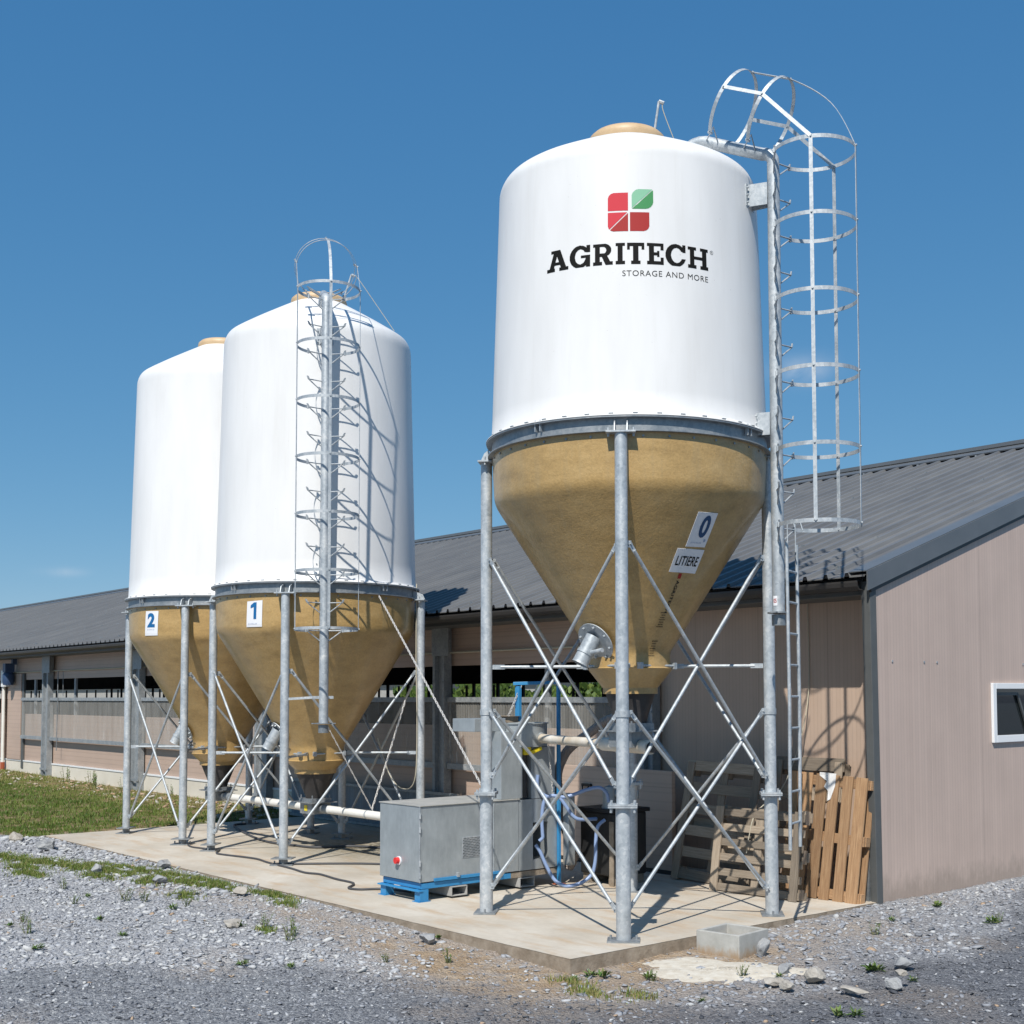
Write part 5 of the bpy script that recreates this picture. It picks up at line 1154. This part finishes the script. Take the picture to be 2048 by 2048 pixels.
# individual rocks
def rock(x, y, s, label, mt='rock', sq=(1, .8, .6), yaw=0, lift=.25, pitch=0):
    bm_v, bm_f = iv, if_
    # subdivide once
    V = [Vector(p) for p in bm_v]; Fc = [tuple(q) for q in bm_f]; cache = {}; out = []
    def mid(a, b_):
        k_ = (min(a, b_), max(a, b_))
        if k_ not in cache: cache[k_] = len(V); V.append(((V[a] + V[b_]) / 2).normalized())
        return cache[k_]
    for _ in range(3):
        out = []; cache = {}
        for a, b_, c_ in Fc: ab, bc, ca_ = mid(a, b_), mid(b_, c_), mid(c_, a); out += [(a, ab, ca_), (b_, bc, ab), (c_, ca_, bc), (ab, bc, ca_)]
        Fc = out
    rr = random.Random(int(x * 1000 + y * 77)); planes = [(Vector((rr.gauss(0, 1), rr.gauss(0, 1), rr.gauss(0, 1))).normalized(), rr.uniform(.5, .82)) for _ in range(14)]
    Rm = Matrix.Rotation(R(yaw), 3, 'Z') @ Matrix.Rotation(R(pitch), 3, 'Y'); V2 = []
    for p in V:
        for n_, d_ in planes:
            k_ = p.dot(n_)
            if k_ > d_: p = p - n_ * (k_ - d_)
        p = p * (1 + rr.uniform(-.018, .018) + .06 * mnoise.noise(p * 2.3 + Vector((x, y, 0))) + .03 * mnoise.noise(p * 6 + Vector((x, y, 0)))); p = Vector((p.x * sq[0], p.y * sq[1], p.z * sq[2])) * (s / 2 * (.80 if x > .9 else 1)); V2.append(Rm @ p + Vector((x, y, float(ground_z(x, y)) + s * lift)))
    tag(MB().add(V2, out).build('rock', M[mt]), label, 'rock')
rock(-1.637, -4.288, .20, 'grey rock lying alone on tan soil before the pad edge')
rock(.66, -2.50, .17, 'pale grey upright rock leaning on the concrete basin', 'rock', (.6, .7, 1.3), 20, .45, 15)
rock(1.225, -2.905, .14, 'round dark grey rock with a yellow weed in front', sq=(1, 1, .9))
rock(1.14, -2.78, .13, 'dark half-hidden rock just behind the round dark rock', 'rock', (1, .8, .6))
rock(1.428, -3.275, .19, 'light grey flat rock at the dark gravel edge, left of two pale lumps', 'palerock', (1.3, .9, .45))
rock(1.617, -3.0, .23, 'biggest pale sandy lump on the dark gravel right of the basin', 'palerock', (1.1, .9, .7))
rock(1.60, -3.313, .17, 'small pale rubble lump just before the biggest sandy lump', 'palerock', (1.2, .8, .6))
rock(2.07, -3.15, .20, 'flat pale slab of rubble on dark gravel, nearest to the bottom edge', 'palerock', (1.6, .8, .35))
rock(2.17, -2.80, .21, 'blue-grey boulder topped by a brown stone at lower right', 'rock', (1.1, .9, .7))
rock(2.19, -2.73, .15, 'brown stone resting against the blue-grey boulder at lower right', 'palerock', (1.1, .9, .5), lift=.75)
rock(1.87, -2.241, .24, 'wide light grey rock among gravel right of the sandy lump', 'rock', (1.2, 1, .6))
rock(-11.75, -4.60, .26, 'pale orange rock at the far left tip of the pad', 'palerock', (1, .8, .7))
rock(-10.4, -4.6, .34, 'dark grey split rock on the stone bank left of the pad', 'rock', (1.2, .8, .6))
rock(-7.55, -4.98, .22, 'light grey rock in the strip of grass by the pad', 'rock', (1.2, .8, .7))
rock(-6.27, -4.76, .20, 'dark grey rock in front of the grass strip', 'rock', (1.1, .8, .6))
rock(-7.4, -4.22, .26, 'bluish rock touching the pad edge behind the grass strip', 'rock', (1.2, .8, .55))
rock(-4.9, -4.45, .20, 'pale rock at the right end of the grass strip beside the pad', 'palerock', (1.1, .8, .6))
rock(2.9, -3.9, .14, 'small pale stone on dark gravel near the bottom right corner', 'palerock', (1.2, .8, .5))
rock(-3.35, -5.3, .25, 'buried light stone among tall weeds left of the tan soil', 'palerock', (1.1, .8, .5), lift=.08)
# pale spilt lime patch next to the basin
lm = MB(); k_ = 40
def lz(x, y, h_): return float(ground_z(x, y)) + h_
cen = (.72, -3.12); ring = []
for rr_i, fr_ in enumerate((0, .4, .75, 1.0)):
    for i in range(k_):
        a_ = 2 * math.pi * i / k_; r_ = (.88 + .12 * math.sin(3 * a_ + 1) + .08 * math.sin(7 * a_)) * fr_; x_, y_ = cen[0] + r_ * (math.cos(a_) * .75 - math.sin(a_) * .26), cen[1] + r_ * (math.sin(a_) * .45 + math.cos(a_) * .42)
        ring.append((x_, y_, lz(x_, y_, .022 * (1 - fr_ ** 2) - .012 * (fr_ == 1.0) + .003 * math.sin(i * 2.7 + rr_i))))
lm.add(ring, [(j * k_ + i, j * k_ + (i + 1) % k_, (j + 1) * k_ + (i + 1) % k_, (j + 1) * k_ + i) for j in range(3) for i in range(k_)])
lmo = lm.build('spilt_lime', M['lime'], None, True); lmo['kind'] = 'stuff'; lmo['label'] = 'pale spilt lime hardened on the ground by the basin'; lmo['category'] = 'lime'

# ------------------------------------------------------------------ grass and weeds
def blades(name, xs_, ys_, hgt, wid, tint, mt, bend=.5, zoff=0.):
    n_ = len(xs_); z_ = ground_z(xs_, ys_) + zoff; a_ = rng.uniform(0, 6.283, n_); l_ = rng.uniform(.1, 1, n_) * bend * hgt; d_ = rng.uniform(0, 6.283, n_)
    wx, wy = np.cos(a_) * wid / 2, np.sin(a_) * wid / 2; lx, ly = np.cos(d_) * l_, np.sin(d_) * l_
    V = np.zeros((n_, 5, 3)); V[:, 0] = np.stack([xs_ - wx, ys_ - wy, z_ - .01], -1); V[:, 1] = np.stack([xs_ + wx, ys_ + wy, z_ - .01], -1)
    V[:, 2] = np.stack([xs_ - wx * .8 + lx * .4, ys_ - wy * .8 + ly * .4, z_ + hgt * .6], -1); V[:, 3] = np.stack([xs_ + wx * .8 + lx * .4, ys_ + wy * .8 + ly * .4, z_ + hgt * .6], -1); V[:, 4] = np.stack([xs_ + lx, ys_ + ly, z_ + hgt], -1)
    k_ = np.arange(n_)[:, None] * 5; fs_ = np.stack([k_ + [0, 1, 3], k_ + [0, 3, 2], k_ + [2, 3, 4]], 1).reshape(-1, 3)
    o = npmesh(name, V.reshape(-1, 3), fs_, mt); at = o.data.attributes.new('tint', 'FLOAT', 'FACE'); at.data.foreach_set('value', np.repeat(tint, 3).astype('f')); return o
nG = 170000
gx_ = rng.uniform(-36, -12.1, nG); gy_ = rng.uniform(-5.2, .45, nG)
pn = hnoise(gx_ * 1.3, gy_ * 2.1) + .5 * hnoise(gx_ * 3.9 + 3, gy_ * 5.1)
near_wall = sstep(-1.6, .2, gy_); keep = (turf(gx_, gy_) > .35) & (rng.uniform(0, 1, nG) < np.clip(.95 - .8 * near_wall * .7 * (gx_ > -24) + .35 * pn, .06, 1))
keep &= rng.uniform(0, 1, nG) < .62 + .6 * hnoise(gx_ * 3.1, gy_ * 4.3) + .3 * hnoise(gx_ * 9, gy_ * 11); gx_, gy_, pn = gx_[keep], gy_[keep], pn[keep]
ti = np.clip(.45 + .16 * pn * -1 + rng.normal(0, .17, len(gx_)) + .35 * sstep(-2, 0, gy_), 0, 1)
o = blades('grass', gx_, gy_, rng.uniform(.02, .065, len(gx_)) * (1 + .8 * (rng.uniform(0, 1, len(gx_)) < .05)), rng.uniform(.006, .013, len(gx_)), ti, M['grass'], .8); o['kind'] = 'stuff'; o['label'] = 'rough green grass beside the barn on the left'; o['category'] = 'grass'
# strip of grass along the pad and a few patches
cl = [(-9.2, -5.2, .45, .25), (-8.9, -5.05, .4, .2), (-8.2, -4.9, .5, .3), (-7.7, -4.75, .6, .28), (-7.3, -4.55, .4, .3), (-6.9, -4.5, .45, .22), (-6.3, -4.4, .5, .2), (-9.9, -5.3, .4, .22), (-10.1, -6.1, .3, .2), (-5.3, -4.9, .3, .14), (-4.2, -4.35, .3, .1), (-8.0, -5.6, .35, .16), (-5.9, -4.38, .5, .2), (-5.5, -4.32, .45, .13), (-4.6, -4.2, .38, .09), (-4.9, -4.22, .25, .09), (-8.6, -5.5, .3, .15), (-7.2, -5.1, .3, .14), (-6.5, -4.8, .35, .14), (.62, -4.38, .28, .12), (.25, -4.3, .18, .12), (.9, -4.2, .2, .08), (-10.8, -5.6, .3, .2), (-3.0, -5.15, .14, .08)]
PX, PY, TT = [], [], []
for x_, y_, rx, ry in cl:
    n_ = int(4200 * rx * ry / .09) if x_ < 0 else int(2600 * rx * ry / .09)
    PX.append(rng.normal(x_, rx * .5, n_)); PY.append(rng.normal(y_, ry * .5, n_)); TT.append(np.clip(rng.normal(.62 if x_ < 0 else .8, .22, n_), 0, 1))
PX, PY, TT = map(np.concatenate, (PX, PY, TT)); ok = ~onpad(PX, PY) & (rng.uniform(0, 1, len(PX)) < .45 + .75 * hnoise(PX * 6.5, PY * 9.1))
o = blades('grass', PX[ok], PY[ok], rng.uniform(.015, .06, ok.sum()), rng.uniform(.004, .010, ok.sum()), TT[ok], M['grass'], .9); o['kind'] = 'stuff'; o['label'] = 'low patchy grass along the edge of the concrete pad'; o['category'] = 'grass'

def weed_mesh(style, seed):
    rr = random.Random(seed); b = MB()
    if style == 'rosette':
        for i in range(26):
            a_ = rr.uniform(0, 6.283); el_ = rr.uniform(.15, 1.1); ln = rr.uniform(.04, .085); w_ = rr.uniform(.012, .022); d = Vector((math.cos(a_) * math.cos(el_), math.sin(a_) * math.cos(el_), math.sin(el_))); sd = Vector((-math.sin(a_), math.cos(a_), 0)) * w_ / 2
            p0 = Vector((rr.uniform(-.02, .02), rr.uniform(-.02, .02), 0)); m_ = p0 + d * ln * .55; e_ = p0 + d * ln - Vector((0, 0, ln * .15))
            b.add([p0, m_ - sd, e_, m_ + sd], [(0, 1, 2, 3)], rr.uniform(.1, .75))
    else:
        for i in range(9):
            a_ = rr.uniform(0, 6.283); ln = rr.uniform(.08, .19); lean_ = rr.uniform(.05, .5); d = Vector((math.cos(a_) * lean_, math.sin(a_) * lean_, 1)).normalized(); p0 = Vector((rr.uniform(-.03, .03), rr.uniform(-.03, .03), -.01)); b.tube([p0, p0 + d * ln], [.003, .0015], 4, tint=rr.uniform(.5, 1))
            for k_ in range(8):
                q = p0 + d * ln * rr.uniform(.2, 1); a2 = rr.uniform(0, 6.283); dd = Vector((math.cos(a2), math.sin(a2), .5)) * rr.uniform(.015, .03); sd = dd.cross(Vector((0, 0, 1))).normalized() * .005; b.add([q, q + dd * .5 - sd, q + dd, q + dd * .5 + sd], [(0, 1, 2, 3)], rr.uniform(.2, 1))
    me_o = b.build('weed_plant', M['weed']); return me_o
protos = {k: weed_mesh(*k) for k in (('rosette', 1), ('rosette', 2), ('stalk', 3), ('stalk', 4))}
used = set()
WX = {(.572, .193): 'green weed in gravel nearest the beige gable wall', (1.398, -.196): 'leafy green weed at the far right of the gravel below the window', (1.691, -2.437): 'largest bright green weed patch, behind the pale rubble lumps', (1.74, -2.4): 'green weed touching the right side of the largest weed patch',
      (2.142, -2.529): 'small green weed just right of the blue-grey boulder', (2.347, -3.689): 'flat green weed on dark gravel at the bottom edge, right of centre', (2.42, -3.6): 'flat green weed at the bottom edge, the right one of two side by side', (.262, -3.95): 'green weed against the end face of the concrete pad corner',
      (.2, -4.02): 'green weed nearest to the pad corner, left of its twin', (.547, -3.72): 'green weed before the spilt lime, right of the pad corner pair', (1.011, -3.159): 'thin dark weed standing in the pale spilt lime', (1.26, -3.02): 'yellow-green weed in front of the round dark rock',
      (-1.72, -4.13): 'tiny weed on the pad edge beside the lone grey rock', (-3.11, -5.12): 'tall straggly weed beside the buried light stone', (-2.607, -5.095): 'tallest straggly weed in the middle of the light gravel', (1.366, -3.991): 'small weed on dark gravel below the spilt lime',
      (-4.467, -6.109): 'small dark green rosette left of centre in the light gravel', (-3.503, -6.262): 'bright green rosette in open light gravel, right of the dark one', (-1.737, -6.013): 'green rosette at the boundary of light and dark gravel', (.896, -1.269): 'thin yellowish weed in tan gravel right of the basin', (1.42, -.12): 'straggly weed growing out of the far right leafy weed'}
WL = {'rosette': ('small leafy green weed sprouting low in the gravel', 'low green weeds in the gravel'), 'stalk': ('thin straggly weed with upright brownish stalks in the gravel', 'straggly weeds in the gravel')}
for st, sd, x_, y_, s_ in [('rosette', 1, -4.467, -6.109, .9), ('rosette', 2, -3.503, -6.262, .8), ('stalk', 3, -4.82, -6.70, 1), ('rosette', 1, -3.40, -7.04, 1), ('stalk', 3, -3.11, -5.12, 1.3), ('stalk', 4, -2.607, -5.095, 1.4), ('stalk', 4, -2.45, -5.2, 1.1), ('stalk', 3, -4.648, -5.164, 1.0), ('rosette', 2, -4.59, -5.34, 1), ('rosette', 1, -1.737, -6.013, .9), ('rosette', 2, -1.443, -5.742, .7), ('stalk', 3, -5.594, -5.945, 1), ('stalk', 4, -5.41, -5.49, 1.2), ('stalk', 4, -4.217, -6.85, 1.1), ('rosette', 1, -4.7, -6.85, .8), ('stalk', 3, -5.25, -5.35, 1.2), ('rosette', 2, -5.9, -5.7, .7), ('rosette', 1, -3.3, -5.25, 1.0),
        ('rosette', 1, .572, .193, 1.2), ('rosette', 2, 1.398, -.196, 1.2), ('stalk', 3, 1.42, -.12, .9), ('stalk', 4, .896, -1.269, .9), ('rosette', 1, 1.691, -2.437, 1.35), ('rosette', 2, 1.74, -2.4, 1.1), ('rosette', 2, 2.142, -2.529, .7), ('rosette', 1, 2.347, -3.689, 1.2), ('rosette', 2, 2.42, -3.6, 1.0), ('rosette', 2, .66, -.696, .7), ('rosette', 1, .262, -3.95, 1.2), ('rosette', 2, .2, -4.02, 1.0), ('rosette', 2, .547, -3.72, 1.0), ('stalk', 3, .62, -3.75, .9), ('rosette', 1, .236, -4.249, .9), ('stalk', 3, 1.011, -3.159, 1), ('rosette', 1, 1.366, -3.991, .7), ('rosette', 2, 1.26, -3.02, .6), ('stalk', 4, -.9, -4.6, 1), ('rosette', 1, -1.72, -4.13, .8), ('stalk', 3, -1.2, -5.0, .8), ('stalk', 4, -6.6, -5.7, 1.1), ('rosette', 2, -7.6, -6.3, 1.1)]:
    if st == 'rosette' and -.0 < x_ < -9: continue
    o = protos[(st, sd)]
    if (st, sd) in used: o = o.copy(); col.objects.link(o)
    used.add((st, sd)); o.location = (x_, y_, float(ground_z(x_, y_)) + .012); o.rotation_euler = (0, 0, random.uniform(0, 6)); o.scale = ((s_,) * 3) if st == 'rosette' else (s_ * .9, s_ * .9, s_ * .68); tag(o, WX.get((x_, y_), WL[st][0]), 'weed', WL[st][1])
# dry stalks at the foot of the plinth on the left
for x_, y_, s_ in ((-23.2, .15, 2.2), (-21.6, .2, 2.0), (-20.6, -.2, 2.4), (-23.7, -1.4, 2.6), (-19.6, .1, 1.8), (-17.4, .2, 1.5)):
    o = protos[('stalk', 4)].copy(); col.objects.link(o); o.location = (x_, y_, float(ground_z(x_, y_))); o.scale = (s_, s_, s_); tag(o, 'dry brown weed stalks standing before the cream plinth', 'weed', 'dry stalks at the plinth')
# clods and stones in the bare earth before the plinth
nC = 900; x_ = rng.uniform(-34, -12.4, nC); y_ = rng.normal(-.15, .55, nC); k_ = (y_ < .48) & (y_ > -3)
x_, y_ = x_[k_], y_[k_]
o = scatter('earth_clods', x_, y_, .03 + .13 * rng.uniform(0, 1, len(x_)) ** 2.5, rng.choice([.93, .96, .985, 1.0], len(x_)), M['stone'], .1); o['kind'] = 'stuff'; o['label'] = 'bare earth clods along the foot of the barn wall'; o['category'] = 'earth'

# hedge beyond the far side of the barn, seen through the openings
nH = 26000; hx_ = rng.uniform(-46, -22, nH); hy_ = rng.uniform(24, 27, nH); hz_ = rng.uniform(0, 1, nH) ** .8 * (2.1 + .3 * np.sin(hx_ * .9) + .3 * np.sin(hx_ * 2.3))
a_ = rng.uniform(0, 6.28, nH); s_ = rng.uniform(.08, .18, nH); e1_ = np.stack([np.cos(a_), np.sin(a_), rng.uniform(-.6, .6, nH)], -1) * s_[:, None]; e2_ = np.stack([rng.uniform(-.4, .4, nH), rng.uniform(-.4, .4, nH), np.ones(nH)], -1) * s_[:, None]; C_ = np.stack([hx_, hy_, hz_], -1)
V = np.stack([C_ - e1_, C_ - e2_, C_ + e1_, C_ + e2_], 1); o = npmesh('hedge', V.reshape(-1, 3), np.arange(nH * 4).reshape(-1, 4), M['hedge']); at = o.data.attributes.new('tint', 'FLOAT', 'FACE'); at.data.foreach_set('value', rng.uniform(0, 1, nH).astype('f')); o['kind'] = 'stuff'; o['label'] = 'green hedge beyond the far side of the barn'; o['category'] = 'hedge'

# low grey shed beyond the hedge, seen as a grey band through the openings
fs_ = thing('far_shed', 'long low grey shed far behind the barn, glimpsed through its side openings', 'shed', (-70, 40, 0))
MB().box((-170, 40, -.2), (-15, 48, 3.2)).build('wall', M['basin'], fs_)
MB().add([(-171, 39.5, 3.15), (-14, 39.5, 3.15), (-14, 44, 4.3), (-171, 44, 4.3), (-171, 48.5, 3.15), (-14, 48.5, 3.15)], [(0, 1, 2, 3), (3, 2, 5, 4)]).build('roof', M['roof'], fs_)
